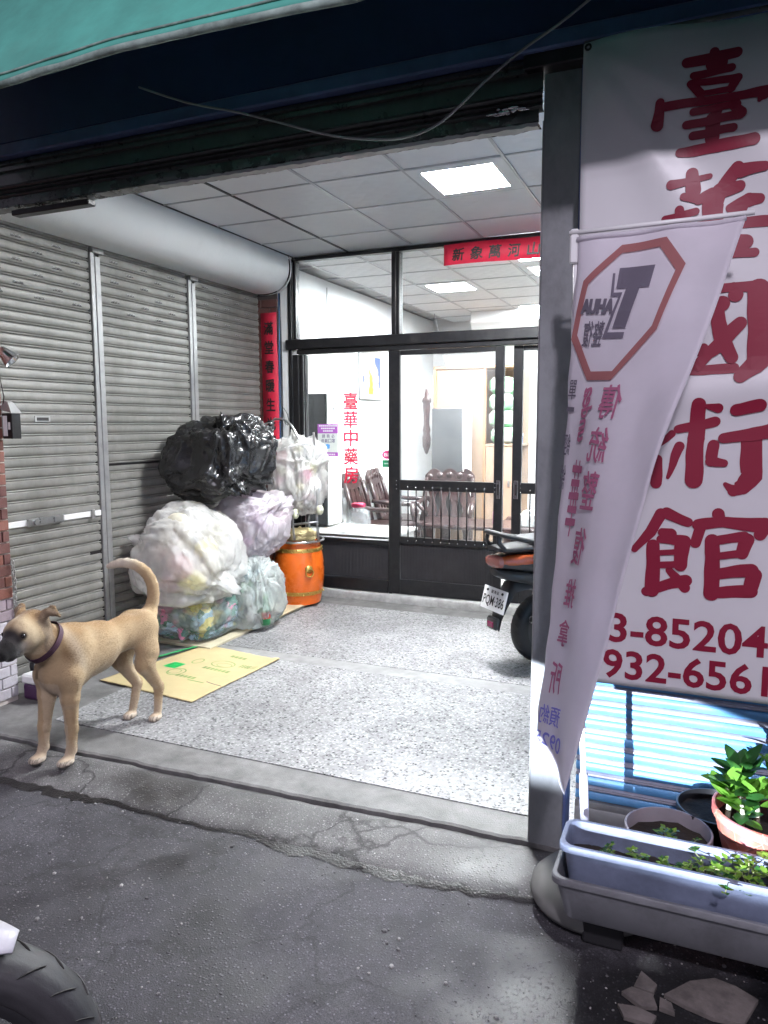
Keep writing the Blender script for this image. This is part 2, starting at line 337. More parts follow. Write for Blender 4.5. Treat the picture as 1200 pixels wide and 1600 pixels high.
MT = {}
def mats():
    g = MT
    g['terrazzo'] = terrazzo()
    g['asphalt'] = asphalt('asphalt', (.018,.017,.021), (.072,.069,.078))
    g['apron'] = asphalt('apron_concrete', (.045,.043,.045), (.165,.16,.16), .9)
    g['border'] = M('smooth_cement', (.165,.163,.16), .65, var=.45, vs=7, bump=.5, bs=160, dirt=.75, dcol=(.13,.128,.125), ds=2.2)
    g['sill'] = M('step_cement', (.36,.36,.35), .7, var=.25, vs=9, bump=.5, bs=80, dirt=.5, ds=5)
    g['wall'] = M('white_wall', (.82,.83,.84), .6, var=.02, vs=2)
    g['wall_grey'] = M('grey_plaster', (.42,.42,.43), .8, var=.1, vs=3, bump=.3, bs=60)
    g['ctile'] = ceiling_tile()
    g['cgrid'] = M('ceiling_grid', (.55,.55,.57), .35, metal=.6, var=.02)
    g['cgrid_d'] = M('ceiling_grid_unlit', (.03,.03,.035), .4, metal=.2, var=.02)  # same metal bars where no reflection shows, darkness painted into the colour
    g['slat'] = M('shutter_slat', (.235,.23,.215), .45, metal=.15, var=.22, vs=4, bump=.2, bs=30, dirt=.75, dcol=(.125,.12,.108), ds=2.2, coord='World', stretch=(1,1,.55))
    g['rail'] = M('aluminium', (.38,.38,.38), .42, metal=.6, var=.1, vs=12, dirt=.3, ds=8)
    g['alu_white'] = M('white_aluminium', (.8,.8,.8), .35, var=.05)
    g['housing'] = M('housing_paint', (.78,.80,.80), .5, var=.06, vs=5, bump=.15, bs=40, dirt=.35, dcol=(.55,.55,.54), ds=2.5)
    g['frame'] = M('black_frame', (.012,.012,.014), .35, metal=.3, var=.3, vs=20, bump=.08, bs=150, dirt=.35, dcol=(.05,.045,.042), ds=9)
    g['panel'] = M('black_panel', (.014,.013,.015), .5, var=.3, vs=8, dirt=.3, dcol=(.045,.04,.04), ds=4)
    g['glass'] = thin_glass('window_glass')
    g['glass_d'] = thin_glass('door_glass', dusty=.2)
    g['navy'] = M('navy_sign', (.026,.040,.125), .5, var=.25, vs=2.5, dirt=.3, dcol=(.02,.022,.05), ds=2)
    g['navy2'] = M('navy_sign_edge', (.09,.13,.28), .45, var=.2, vs=8)
    g['black'] = M('black_steel', (.105,.105,.105), .3, metal=.25, var=.2, vs=14, dirt=.3, dcol=(.05,.045,.042), ds=7, coat=.3)
    g['pillar'] = M('pillar_steel', (.24,.25,.26), .55, metal=.1, var=.22, vs=5, bump=.25, bs=50, dirt=.55, dcol=(.07,.07,.078), ds=6, stretch=(1,1,.6))
    g['brick'] = M('brick_red', (.20,.075,.055), .5, var=.35, vs=9, bump=.3, bs=80, dirt=.4, ds=9, coord='World')
    g['brick_b'] = M('brick_brown', (.13,.052,.045), .5, var=.35, vs=9, bump=.3, bs=80, dirt=.4, ds=9, coord='World')
    g['brick_w'] = M('brick_whitewashed', (.50,.48,.52), .8, var=.15, vs=10, bump=.4, bs=70, dirt=.4, dcol=(.25,.22,.23), ds=8, coord='World')
    g['brick_m'] = M('brick_half_washed', (.30,.24,.27), .7, var=.3, vs=14, bump=.4, bs=70, dirt=.4, ds=7, coord='World')
    g['mortar'] = M('mortar', (.55,.50,.46), .9, var=.15, vs=12, bump=.4, bs=90)
    g['mortar_d'] = M('mortar_dark', (.10,.085,.08), .9, var=.2, vs=12, bump=.4, bs=90)
    g['red'] = M('red_paper', (.58,.012,.045), .6, var=.12, vs=14)
    g['ink'] = M('black_ink', (.012,.01,.01), .5, var=.1)
    g['red_vinyl'] = M('red_vinyl', (.62,.01,.05), .45, var=.05)
    g['white'] = M('white_paint', (.8,.8,.8), .4, var=.04)
    g['chrome'] = M('chrome', (.75,.75,.76), .15, metal=1., var=.05)
    g['steel'] = M('steel', (.5,.5,.5), .3, metal=.9, var=.15, vs=20)
    g['rubber'] = M('rubber', (.018,.018,.02), .65, var=.25, vs=20, bump=.3, bs=120)
def ceiling_tile():
    m, t, p, N, L = nt('ceiling_tile'); tc = nd(t, 'ShaderNodeTexCoord'); gp = nd(t, 'ShaderNodeNewGeometry')
    mp = nd(t, 'ShaderNodeMapping'); mp.inputs['Rotation'].default_value = (0,0,R(45)); L.new(tc.outputs['Object'], mp.inputs[0])
    v = nd(t, 'ShaderNodeTexVoronoi', i_Scale=9.); v.feature = 'DISTANCE_TO_EDGE'; v.inputs['Randomness'].default_value = .25; L.new(mp.outputs[0], v.inputs['Vector'])
    n1 = nd(t, 'ShaderNodeTexNoise', i_Scale=2.2, i_Detail=6.); L.new(gp.outputs['Position'], n1.inputs['Vector'])
    rp = ramp(t, [(.25, (.80,.805,.82)), (.75, (.88,.885,.89))]); L.new(n1.outputs[0], rp.inputs[0]); L.new(rp.outputs[0], p.inputs['Base Color'])
    p.inputs['Roughness'].default_value = .45
    b = nd(t, 'ShaderNodeBump', i_Strength=.55, i_Distance=.01); L.new(v.outputs[0], b.inputs['Height']); L.new(b.outputs[0], p.inputs['Normal'])
    return m
mats()

# ------------------------------------------------------------------ text
def text_flat(s, thick=0., res=3, shear=0.):
    """glyph outlines of s as flat mesh (verts Nx2, faces), height of an em = 1, origin at left baseline"""
    cu = bpy.data.curves.new('t', 'FONT'); cu.body = s; cu.size = 1; cu.offset = thick; cu.resolution_u = res; cu.shear = shear; cu.fill_mode = 'FRONT'
    o = bpy.data.objects.new('t', cu); COL.objects.link(o)
    dg = bpy.context.evaluated_depsgraph_get(); dg.update()
    me = bpy.data.meshes.new_from_object(o.evaluated_get(dg))
    V = [(v.co.x, v.co.y) for v in me.vertices]; F = [tuple(p.vertices) for p in me.polygons]
    bpy.data.objects.remove(o); bpy.data.curves.remove(cu); bpy.data.meshes.remove(me)
    return V, F
def fit(V, x0, x1, y0, y1):
    """map the outline's own box to the given box"""
    if not V: return []
    a = min(v[0] for v in V); b = max(v[0] for v in V); c = min(v[1] for v in V); d = max(v[1] for v in V)
    return [(x0+(x-a)/max(1e-6,b-a)*(x1-x0), y0+(y-c)/max(1e-6,d-c)*(y1-y0)) for x, y in V]
class Ink:
    """collects flat lettering in (u,v) and lays it on a surface"""
    def __init__(s): s.v = []; s.f = []; s.m = []; s.lay = []
    def put(s, V, F, mi=0):
        s.lay += [0]*(len(s.v)-len(s.lay)); o = len(s.v); s.v += V; s.f += [tuple(i+o for i in q) for q in F]; s.m += [mi]*len(F)
    def txt(s, st, x0, x1, y0, y1, thick=0., mi=0, mirror=False, rot=0, wob=0., shear=0., fat=0.):
        V, F = text_flat(st, thick, shear=shear)
        if mirror: V = [(-x, y) for x, y in V]
        if rot:
            c, q = math.cos(rot), math.sin(rot); V = [(x*c-y*q, x*q+y*c) for x, y in V]
        V = fit(V, x0, x1, y0, y1)
        if wob:
            k = 5/max(1e-6, (y1-y0))
            V = [(x+wob*mn.noise((x*k, y*k, 3.1)), y+wob*mn.noise((x*k, y*k, 9.7))) for x, y in V]
        if fat:                                   # brush weight: the glyph spread out by a round nib
            rx, ry = fat*(x1-x0), fat*(y1-y0); nk = 10
            for k in range(nk):
                a = 2*math.pi*k/nk; s.put([(x+rx*math.cos(a), y+ry*math.sin(a)) for x, y in V], F, mi); s.lay += [k+1]*len(V)
        s.put(V, F, mi)
    def poly(s, P, mi=0): s.put(list(P), [tuple(range(len(P)))], mi)
    def ring(s, outer, inner, mi=0):
        n = len(outer); s.put(list(outer)+list(inner), [(i, (i+1) % n, n+(i+1) % n, n+i) for i in range(n)], mi)
    def build(s, name, mats, parent, fn, cut=None):
        bm = bmesh.new(); s.lay += [0]*(len(s.v)-len(s.lay)); vs_ = [bm.verts.new((x, y, l*.00007)) for (x, y), l in zip(s.v, s.lay)]
        for q, mi in zip(s.f, s.m):
            try: f = bm.faces.new([vs_[i] for i in q]); f.material_index = mi
            except ValueError: pass
        if cut:
            xs = [v[0] for v in s.v]; ys = [v[1] for v in s.v]
            for lo, hi, nrm in ((min(xs), max(xs), (1,0,0)), (min(ys), max(ys), (0,1,0))):
                k = math.ceil(lo/cut)*cut
                while k < hi:
                    bmesh.ops.bisect_plane(bm, geom=bm.verts[:]+bm.edges[:]+bm.faces[:], plane_co=(k*nrm[0], k*nrm[1], 0), plane_no=nrm); k += cut
        for v in bm.verts: v.co = Vector(fn(v.co.x, v.co.y))-Vector((0, v.co.z, 0))
        me = bpy.data.meshes.new(name); bm.to_mesh(me); bm.free()
        for m in (mats if isinstance(mats, (list, tuple)) else [mats]): me.materials.append(m)
        return obj(name, me, None, parent)

# ------------------------------------------------------------------ implicit surfaces (for the animal and soft bodies)
def smin(a, b, k):
    h = np.clip(.5+.5*(b-a)/k, 0, 1); return b*(1-h)+a*h-k*h*(1-h)
def sd_cone(P, a, b, ra, rb, sc=(1,1,1)):
    s = np.array(sc); a = np.array(a)*1.; b = np.array(b)*1.
    Q = (P-a)/s; d = (b-a)/s; h = np.clip((Q@d)/max(1e-9, d@d), 0, 1)
    return (np.linalg.norm(Q-h[..., None]*d, axis=-1)-(ra+(rb-ra)*h))*min(sc)
def sd_ell(P, c, r, Rm=None):
    Q = P-np.array(c)
    if Rm is not None: Q = Q@np.array(Rm)
    r = np.array(r); k0 = np.linalg.norm(Q/r, axis=-1); k1 = np.linalg.norm(Q/(r*r), axis=-1)+1e-9
    return k0*(k0-1)/k1
def nets(fn, lo, hi, h):
    """surface nets of fn(P)<0"""
    lo = np.array(lo); n = np.ceil((np.array(hi)-lo)/h).astype(int)+1
    ax = [lo[i]+h*np.arange(n[i]) for i in range(3)]
    P = np.stack(np.meshgrid(*ax, indexing='ij'), -1).astype(np.float32); F = fn(P)
    c = [F[i:n[0]-1+i, j:n[1]-1+j, k:n[2]-1+k] for i in (0,1) for j in (0,1) for k in (0,1)]
    off = [(i,j,k) for i in (0,1) for j in (0,1) for k in (0,1)]
    S = np.zeros(c[0].shape+(3,)); cnt = np.zeros(c[0].shape)
    for a in range(8):
        for b in range(a+1, 8):
            d = [off[b][q]-off[a][q] for q in range(3)]
            if sum(map(abs, d)) != 1: continue
            m = (c[a] < 0) != (c[b] < 0); den = np.where(m, c[a]-c[b], 1); t = np.where(m, c[a]/den, 0)
            for q in range(3): S[..., q] += np.where(m, off[a][q]+t*d[q], 0)
            cnt += m
    act = cnt > 0; idx = -np.ones(c[0].shape, int); idx[act] = np.arange(act.sum())
    base = np.argwhere(act); V = lo+h*(base+S[act]/cnt[act][:, None])
    Q = []
    for a in range(3):
        sl0 = [slice(None)]*3; sl1 = [slice(None)]*3; sl0[a] = slice(0, n[a]-1); sl1[a] = slice(1, n[a])
        f0 = F[tuple(sl0)]; f1 = F[tuple(sl1)]; m = (f0 < 0) != (f1 < 0)
        e = np.argwhere(m); u, w = [(1,2),(2,0),(0,1)][a]
        ok = (e[:,u] > 0) & (e[:,w] > 0) & (e[:,u] < n[u]-1) & (e[:,w] < n[w]-1); e = e[ok]
        flip = f0[tuple(e.T)] > 0
        def g(du, dw):
            z = e.copy(); z[:,u] -= du; z[:,w] -= dw; return idx[tuple(z.T)]
        q = np.stack([g(1,1), g(0,1), g(0,0), g(1,0)], 1); q[flip] = q[flip][:, ::-1]; Q.append(q)
    Q = np.concatenate(Q); Q = Q[(Q >= 0).all(1)]
    return V, Q
def nets_mesh(name, V, Q, mat, it=2):
    me = bpy.data.meshes.new(name); me.from_pydata(V.tolist(), [], Q.tolist()); me.update()
    bm = bmesh.new(); bm.from_mesh(me)
    for _ in range(it): bmesh.ops.smooth_vert(bm, verts=bm.verts, factor=.5, use_axis_x=True, use_axis_y=True, use_axis_z=True)
    bmesh.ops.recalc_face_normals(bm, faces=bm.faces); bm.to_mesh(me); bm.free()
    me.polygons.foreach_set('use_smooth', [True]*len(me.polygons)); me.materials.append(mat); return me
def fbm(p, o=4):
    return sum(mn.noise((p[0]*2**i, p[1]*2**i, p[2]*2**i))/2**i for i in range(o))
# ================================================================== THE SETTING
def wob(x, s, a, k=1.0): return a*(mn.noise((x*k*1.7, s, 0))+.5*mn.noise((x*k*6, s+4, 0))+.35*mn.noise((x*k*19, s+9, 0)))
# road: one large sheet, finer near the shop
g = MB(); xs = [-70,-20,-8,-5]+[-4+.25*i for i in range(33)]+[5,8,20,70]; ys = [-70,-20,-6,-2]+[-1+.2*i for i in range(21)]+[4,8,20,70]
def roadz(x, y): return -.034+(.012*mn.noise((x*.9, y*.9, 2)) if abs(x) < 5 and -2 < y < 3 else 0)
g.add([(x,y,roadz(x,y)) for y in ys for x in xs], [(j*len(xs)+i, j*len(xs)+i+1, (j+1)*len(xs)+i+1, (j+1)*len(xs)+i) for j in range(len(ys)-1) for i in range(len(xs)-1)])
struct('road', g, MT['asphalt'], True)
# pavement apron between road and shop floor, broken edges on both sides
NX = 420; XA, XB = -5.2, 3.0
def front_edge(x): return 2.30 + (.0 if x > -2.2 else -.05*min(1, (-2.2-x))) + .045*math.exp(-((x+.3)/.5)**2) + wob(x, 1.0, .045)
def back_edge(x): return 2.60 + .035*(x+1.7)/1.2*(1 if x > -3 else 1) + wob(x, 5.0, .016)
g = MB(); V = []; F = []; rows = 8
for i in range(NX+1):
    x = XA+(XB-XA)*i/NX; a = front_edge(x); b = back_edge(x)
    V.append((x, a-.012, -.05))
    for k in range(rows+1):
        t = k/rows; y = a+(b-a)*t
        V.append((x, y, -.026+.018*min(1, t*1.6)+.004*fbm((x*4, y*4, 1), 3) - (.010 if k in (0, rows) else 0)))
    V.append((x, b+.004, -.05))
w = rows+3
for i in range(NX):
    for k in range(w-1): F.append((i*w+k, (i+1)*w+k, (i+1)*w+k+1, i*w+k+1))
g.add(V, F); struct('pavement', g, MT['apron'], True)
# wet dirt lying in the broken joint between road and pavement
g = MB(); V = []; F = []; m_ = 360
for i in range(m_+1):
    x = XA+(XB-XA)*i/m_; a = front_edge(x); k_ = max(0, min(1, .5+1.6*mn.noise((x*1.3, 3, 0)))); w_ = max(.0145, .012+k_*(.024+.030*mn.noise((x*7, 8, 0))+.022*mn.noise((x*30, 8, 0)))); w2 = max(.001, k_*(.010+.022*mn.noise((x*23, 18, 0))))
    V += [(x, a-w_, roadz(x, a-w_)+.002), (x, a-.010, -.026), (x, a+w2, -.0225+.003*mn.noise((x*40,1,0)))]
for i in range(m_): F += [(i*3+k, i*3+3+k, i*3+4+k, i*3+1+k) for k in (0,1)]
struct('gutter_dirt', g.add(V, F), M('wet_dirt', (.018,.017,.017), .35, var=.6, vs=40, bump=1., bs=120), True)
# shop-front floor slab: smooth cement with terrazzo panels let in
FLB = 5.965
g = MB(); V = []; F = []
for i in range(NX+1):
    x = XA+(XB-XA)*i/NX; b = back_edge(x)+.012+wob(x, 22, .008, 3)
    V += [(x, b+.003, -.05), (x, b, -.006), (x, b+.012, 0), (x, 2.80, 0), (x, FLB, 0)]
for i in range(NX):
    for k in range(4): F.append((i*5+k, (i+1)*5+k, (i+1)*5+k+1, i*5+k+1))
g.add(V, F); floor = struct('floor', g, MT['border'])
for k, (x0, x1, y0, y1) in enumerate([(-3.12, 1.1, 2.82, 4.16), (-3.12, 1.1, 4.31, 5.70)]):
    obj('terrazzo_panel', MB().box(x0, x1, y0, y1, -.01, .004), MT['terrazzo'], floor)
obj('cement_band', MB().box(-3.12, 1.1, 4.163, 4.307, -.01, .0025), M('worn_cement', (.27,.27,.268), .6, var=.3, vs=9, bump=.3, bs=120, dirt=.4, dcol=(.2,.2,.2)), floor)
# step below the shop window
g = MB(); n = 90
def stp(u, v):
    x = -3.80+5.0*u; prof = [(5.945,0),(5.942,.055),(5.95,.072),(5.968,.078),(6.08,.082)]; a = v*4; i = min(3, int(a)); f_ = a-i
    y = prof[i][0]+(prof[i+1][0]-prof[i][0])*f_; z = prof[i][1]+(prof[i+1][1]-prof[i][1])*f_
    return (x, y+wob(x, 31, .008, 2)*(v < .8), z+.003*mn.noise((x*5, y*9, 0)))
g.grid(stp, n, 8); struct('door_step', g, MT['sill'], True)

# ceiling of the porch and of the shop: plates in a grid
CZ = 3.044
ceil = struct('ceiling', MB().box(-3.80, 1.2, 2.62, 10.7, CZ+.06, CZ+.10), MT['wall_grey'])
tile_cache = {}
def ctile(x0, x1, y0, y1):
    key = (round(x1-x0, 3), round(y1-y0, 3))
    if key not in tile_cache:
        a, b = key; tile_cache[key] = MB().cb(.007, a-.007, .007, b-.007, .004, .016, .003).mesh('ceiling_tile', MT['ctile'])
    o = obj('ceiling_tile', tile_cache[key], None, ceil, loc=(x0, y0, CZ)); return o
cx = [-3.444, -2.895]+[-2.895+.6*i for i in range(1, 8)]
s_ = .6062; cyp = [2.62, 3.038, 3.644, 4.250, 4.856, 5.463, 5.99]
cyi = [6.03, 6.42]+[6.42+s_*i for i in range(1, 8)]
LIT = {(3, 3)}; LITI = {(1, 3), (3, 1), (2, 6), (4, 4), (5,1)}
lights = []
for i in range(len(cx)-1):
    for rows_, skip, nm in ((cyp, LIT, 'p'), (cyi, LITI, 's')):
        for j in range(len(rows_)-1):
            if (i, j) in skip: lights.append((nm, cx[i], cx[i+1], rows_[j], rows_[j+1])); continue
            ctile(cx[i], cx[i+1], rows_[j], rows_[j+1])
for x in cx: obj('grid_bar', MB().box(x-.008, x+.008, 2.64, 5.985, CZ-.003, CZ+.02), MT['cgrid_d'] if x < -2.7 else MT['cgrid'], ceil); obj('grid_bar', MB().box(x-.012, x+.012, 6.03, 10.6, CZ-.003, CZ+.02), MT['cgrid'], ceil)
for y in cyp[1:-1]: obj('grid_bar', MB().box(-3.444, 1.2, y-.006, y+.006, CZ-.0015, CZ+.018), MT['cgrid'], ceil)
for y in cyi[1:-1]: obj('grid_bar', MB().box(-3.63, 1.2, y-.010, y+.010, CZ-.0015, CZ+.018), MT['cgrid'], ceil)
MT['lit'] = M('led_diffuser', (.9,.9,.9), .5, emis=((.96,.98,1.0), PANEL))
MT['lit_s'] = M('led_diffuser_shop', (.9,.9,.9), .5, emis=((.93,.97,1.0), PANEL*1.0))
MT['lit_rim'] = M('led_frame', (.85,.86,.87), .4, var=.02)
li = {'p': ['square white ceiling light panel glowing above the porch floor'], 's': ['glowing white ceiling panel seen through the transom above the door', 'ceiling panel inside the shop nearest the glass, beside the red strip', 'lit ceiling panel at the far end of the shop', 'lit ceiling panel deep in the shop towards the right', 'lit ceiling panel inside the shop hidden behind the steel post']}
for nm, x0, x1, y0, y1 in lights:
    t = thing('ceiling_light', li[nm].pop(0), 'ceiling light', ((x0+x1)/2, (y0+y1)/2, CZ), group='ceiling light panels')
    e = .085
    rim = MB()
    for a in ((x0+.008, x1-.008, y0+.008, y0+e), (x0+.008, x1-.008, y1-e, y1-.008), (x0+.008, x0+e, y0+e, y1-e), (x1-e, x1-.008, y0+e, y1-e)): rim.box(*a, CZ-.004, CZ+.012)
    obj('frame', rim, MT['lit_rim'], t)
    obj('diffuser', MB().box(x0+e, x1-e, y0+e, y1-e, CZ+.001, CZ+.012), MT['lit'] if nm == 'p' else MT['lit_s'], t)

# walls
struct('wall_left', MB().box(-4.1, -3.86, 2.97, 10.7, -.02, 3.14), MT['wall_grey'])
struct('wall_shop_left', MB().box(-3.857, -3.74, 6.10, 10.6, .05, CZ+.03), MT['wall'])
struct('wall_back', MB().box(-3.9, 1.3, 10.6, 10.72, 0, 3.2), MT['wall'])
struct('wall_right', MB().box(1.2, 1.35, 2.95, 10.72, -.02, 3.2), MT['wall'])
struct('shop_floor', MB().box(-3.86, 1.2, 6.06, 10.6, -.02, .078), M('shop_tiles', (.55,.55,.53), .2, var=.1, vs=2))
struct('wall_edge', MB().box(-3.737, -3.66, 6.045, 6.9, .08, CZ), MT['wall'])   # boxed-in corner pier inside the window
struct('stair_soffit', MB().add([(-2.9,9.7,2.9),(-1.4,9.7,2.9),(-1.4,10.59,1.9),(-2.9,10.59,1.9),(-2.9,9.7,CZ),(-1.4,9.7,CZ),(-1.4,10.59,CZ),(-2.9,10.59,CZ)], [(0,1,2,3),(4,5,6,7),(0,1,5,4),(1,2,6,5),(2,3,7,6),(3,0,4,7)]), MT['wall'])
# upper storey above the opening, closing the room from outside
struct('facade', MB().box(-5.5, 3, 2.70, 2.95, 2.80, 5.2), MT['wall_grey'])
struct('roof_slab', MB().box(-5.5, 3, 2.9, 10.8, 3.16, 3.3), MT['wall_grey'])

# ------------------------------------------------------------------ roller shutters on the left wall
XS = -3.80; PITCH = .0672
def slat_mesh(L, name='slat', mat=None):
    prof = [(-.004,0),(.003,.003),(.007,.010),(.009,.026),(.007,.044),(.003,.0505),(-.005,.052),(.007,.055),(.0085,.0585),(.007,.062),(-.005,.0648),(-.004,.0672)]
    g = MB(); n = len(prof)
    V = [(x, y, z) for y in (0, L) for x, z in prof]+[(-.012, y, z) for y in (0, L) for z in (0, .0672)]
    F = [(i, i+1, n+i+1, n+i) for i in range(n-1)]+[tuple(range(n))+(2*n+1, 2*n), tuple(range(n, 2*n))+(2*n+3, 2*n+2), (2*n, 2*n+1, 2*n+3, 2*n+2)]
    return g.add(V, F).mesh(name, mat or MT['slat'], 25)
louv = MB()
for k in (0, 1, 2):
    a = k*.026
    louv.grid(lambda u, v, a=a: (.007+.010*math.sin(math.pi*v)*(1-.2*u), a+.021*u, .018+.010*math.sin(math.pi*u)+.006*v), 4, 3)
louv_me = louv.mesh('vent_louver', MT['rail'], True)
dark_me = MB().box(.0068, .0088, 0, .072, .015, .019).mesh('vent_slit', MT['ink'])
sh_lab = ['grey roller shutter with letter slot and lock bar beside the brick pillar', 'middle grey roller shutter behind the black rubbish bag', 'far grey roller shutter next to the red couplet and shop window']
for si, (y0, y1) in enumerate(((2.90, 3.905), (4.0, 4.93), (5.025, 5.955))):
    t = thing('roller_shutter', sh_lab[si], 'roller shutter', (XS, y0, 0), group='roller shutters on the left wall')
    me = slat_mesh(y1-y0)
    for k in range(41):
        o = obj('slat', me, None, t, loc=(random.uniform(-.0015, .0015), 0, .035+k*PITCH))
    obj('bottom_bar', MB().cb(XS-.012, XS+.016, y0+.001, y1-.001, .002, .036, .004), MT['rail'], t)
    for r_ in range(6):
        for c in range(3):
            yy = .10+.30*c+(.15 if r_ % 2 else 0)
            if yy > y1-y0-.1: continue
            lo = obj('vent_louver', louv_me, None, t, loc=(0, yy, .035+(39-r_)*PITCH-.004)); obj('vent_slit', dark_me, None, t, loc=(0, yy, .035+(39-r_)*PITCH))
    if si == 0:
        sl = MB(); sl.cb(XS+.004, XS+.0115, 3.40, 3.52, 1.583, 1.622, .002); o = obj('letter_slot', sl, MT['rail'], t)
        obj('slot_opening', MB().cb(XS+.010, XS+.013, 3.415, 3.505, 1.592, 1.612, .001), MT['ink'], o)
        lk = obj('lock_bar', MB().cb(XS+.008, XS+.026, 3.0, 3.90, .950, .988, .004), MT['alu_white'], t)
        q = MB(); q.cb(XS+.026, XS+.045, 3.28, 3.56, .945, .996, .005); q.cyl((XS+.04,3.33,.97), (XS+.062,3.33,.97), .016); q.cb(XS+.045, XS+.055, 3.47, 3.55, .955, .990, .003)
        obj('lock_body', q, MT['steel'], lk); obj('lock_clip', MB().cb(XS+.026,XS+.04,3.80,3.83,.94,1.0,.003), MT['steel'], lk)
        obj('dent', MB().cb(XS+.004, XS+.0105, 3.80, 3.90, .690, .712, .002), MT['ink'], t)
    if si == 1:
        obj('join_strip', MB().cb(XS+.004, XS+.014, y0+.002, y1-.002, 1.283, 1.300, .003), MT['frame'], t)
for k, yc in enumerate((3.952, 4.977)):
    t = thing('shutter_post', ['aluminium guide post between the first and middle grey shutters', 'aluminium guide post between the middle and far grey shutters'][k], 'guide post', (XS, yc, 0), group='shutter guide posts')
    obj('channel', MB().cb(XS-.02, XS+.022, yc-.044, yc-.008, .0, 2.70, .003), MT['rail'], t)
    obj('channel', MB().cb(XS-.02, XS+.026, yc-.006, yc+.040, .0, 2.68, .003), MT['rail'], t)
    obj('dark_gap', MB().box(XS-.03, XS+.006, yc-.056, yc-.043, 0, 2.72), MT['ink'], t)
    obj('top_bracket', MB().cb(XS-.02, XS+.034, yc-.03, yc+.07, 2.70, 2.735, .003), MT['sill'], t)
# round sheet-metal housing above
t = thing('roller_housing', 'rounded pale sheet metal housing above the grey roller shutters', 'shutter housing', (-3.6, 4.4, 2.72))
prof = [(-3.444, CZ-.002), (-3.432, 2.99), (-3.430, 2.92), (-3.45, 2.85), (-3.50, 2.785), (-3.57, 2.748), (-3.66, 2.732), (-3.76, 2.735), (-3.80, 2.75)]
def smooth_prof(P, n=28):
    out = []
    for i in range(len(P)-1):
        p0, p1, p2, p3 = P[max(i-1,0)], P[i], P[i+1], P[min(i+2, len(P)-1)]
        for k in range(n//7):
            s = k/(n//7); out.append(tuple(.5*((2*p1[q])+(-p0[q]+p2[q])*s+(2*p0[q]-5*p1[q]+4*p2[q]-p3[q])*s*s+(-p0[q]+3*p1[q]-3*p2[q]+p3[q])*s**3) for q in (0,1)))
    return out+[P[-1]]
pr = smooth_prof(prof); n = len(pr)
g = MB()
ya = [2.66+.108*i for i in range(31)]
V = [(x+.003*mn.noise((y*1.5, z*3, 0)), y, z+.003*mn.noise((y*1.5, z*3, 7))) for y in ya for x, z in pr]
F = [(j*n+i, j*n+i+1, (j+1)*n+i+1, (j+1)*n+i) for j in range(len(ya)-1) for i in range(n-1)]
g.add(V, F); k0 = (len(ya)-1)*n
g.add([(x, ya[-1]+.0005, z) for x, z in pr]+[(-3.80, ya[-1]+.0005, CZ)], [tuple(range(n+1))])
obj('cover', g, MT['housing'], t, 40)
obj('end_cap', MB().add([(x*1.0, 5.91+.022*q, z) for q in (0,1) for x, z in [(a+(.008 if i < n-2 else 0), b-.006*(i > 3)) for i, (a, b) in enumerate(pr)]], [(i, i+1, n+i+1, n+i) for i in range(n-1)]), MT['housing'], t, True)
obj('seam', MB().add([(-3.4345+.0*q, 2.66+3.24*q, 2.915+.006*w_) for q in (0,1) for w_ in (0,1)], [(0,1,3,2)]), MT['alu_white'], t)

# ------------------------------------------------------------------ brickwork
def bricks(parent, face, x0, x1, y0, y1, z0, z1, bw, bh, joint, pick, depth=.012):
    """bricks as single pieces on the +x ('X') or -y ('Y') face of a pier"""
    cache = {}
    L0, L1 = (y0, y1) if face == 'X' else (x0, x1)
    nrow = int((z1-z0)/bh)
    for r_ in range(nrow):
        z = z0+r_*bh; u = L0-(bw*.5 if r_ % 2 else 0)
        while u < L1-.02:
            a = max(u, L0); b = min(u+bw-joint, L1)
            if b-a > .015:
                m = pick(z); key = (round(b-a, 3), m.name)
                if key not in cache:
                    w_ = b-a
                    cache[key] = (MB().cb(-.02, depth, 0, w_, 0, bh-joint, .0025) if face == 'X' else MB().cb(0, w_, -depth, .02, 0, bh-joint, .0025)).mesh('brick', m)
                j = random.uniform(-.0015, .0015)
                o = obj('brick', cache[key], None, parent, loc=Vector((x1+j, a, z) if face == 'X' else (a, y0+j, z))-parent.location)
            u += bw
t = thing('brick_pillar', 'red brown brick pillar with whitewashed foot beside the grey shutter', 'brick pillar', (-3.8, 2.7, 0))
obj('core', MB().box(-4.15, -3.556, 2.34, 2.965, -.05, 3.0), MT['mortar'], t)
def pick1(z):
    r_ = random.random()
    if z < .44: return MT['brick_w']
    if z < .60: return MT['brick_m'] if r_ < .75 else MT['brick_b']
    return MT['brick'] if r_ < .5 else MT['brick_b']
bricks(t, 'X', -4.15, -3.556, 2.345, 2.962, .03, 2.9, .115, .0635, .007, pick1)
bricks(t, 'Y', -4.15, -3.556, 2.34, 2.96, .03, 2.9, .115, .0635, .007, pick1)
t = thing('brick_pier', 'narrow dark brick strip behind the red couplet', 'brick pier', (-3.7, 5.98, 0))
obj('core', MB().box(-3.858, -3.60, 5.972, 6.09, -.02, CZ), MT['mortar_d'], t)
bricks(t, 'Y', -3.857, -3.602, 5.972, 6.1, .0, 2.75, .19, .075, .008, lambda z: MT['brick_b'])
obj('white_trim', MB().cb(-3.599, -3.487, 5.965, 6.09, .0, CZ, .004), MT['alu_white'], t)

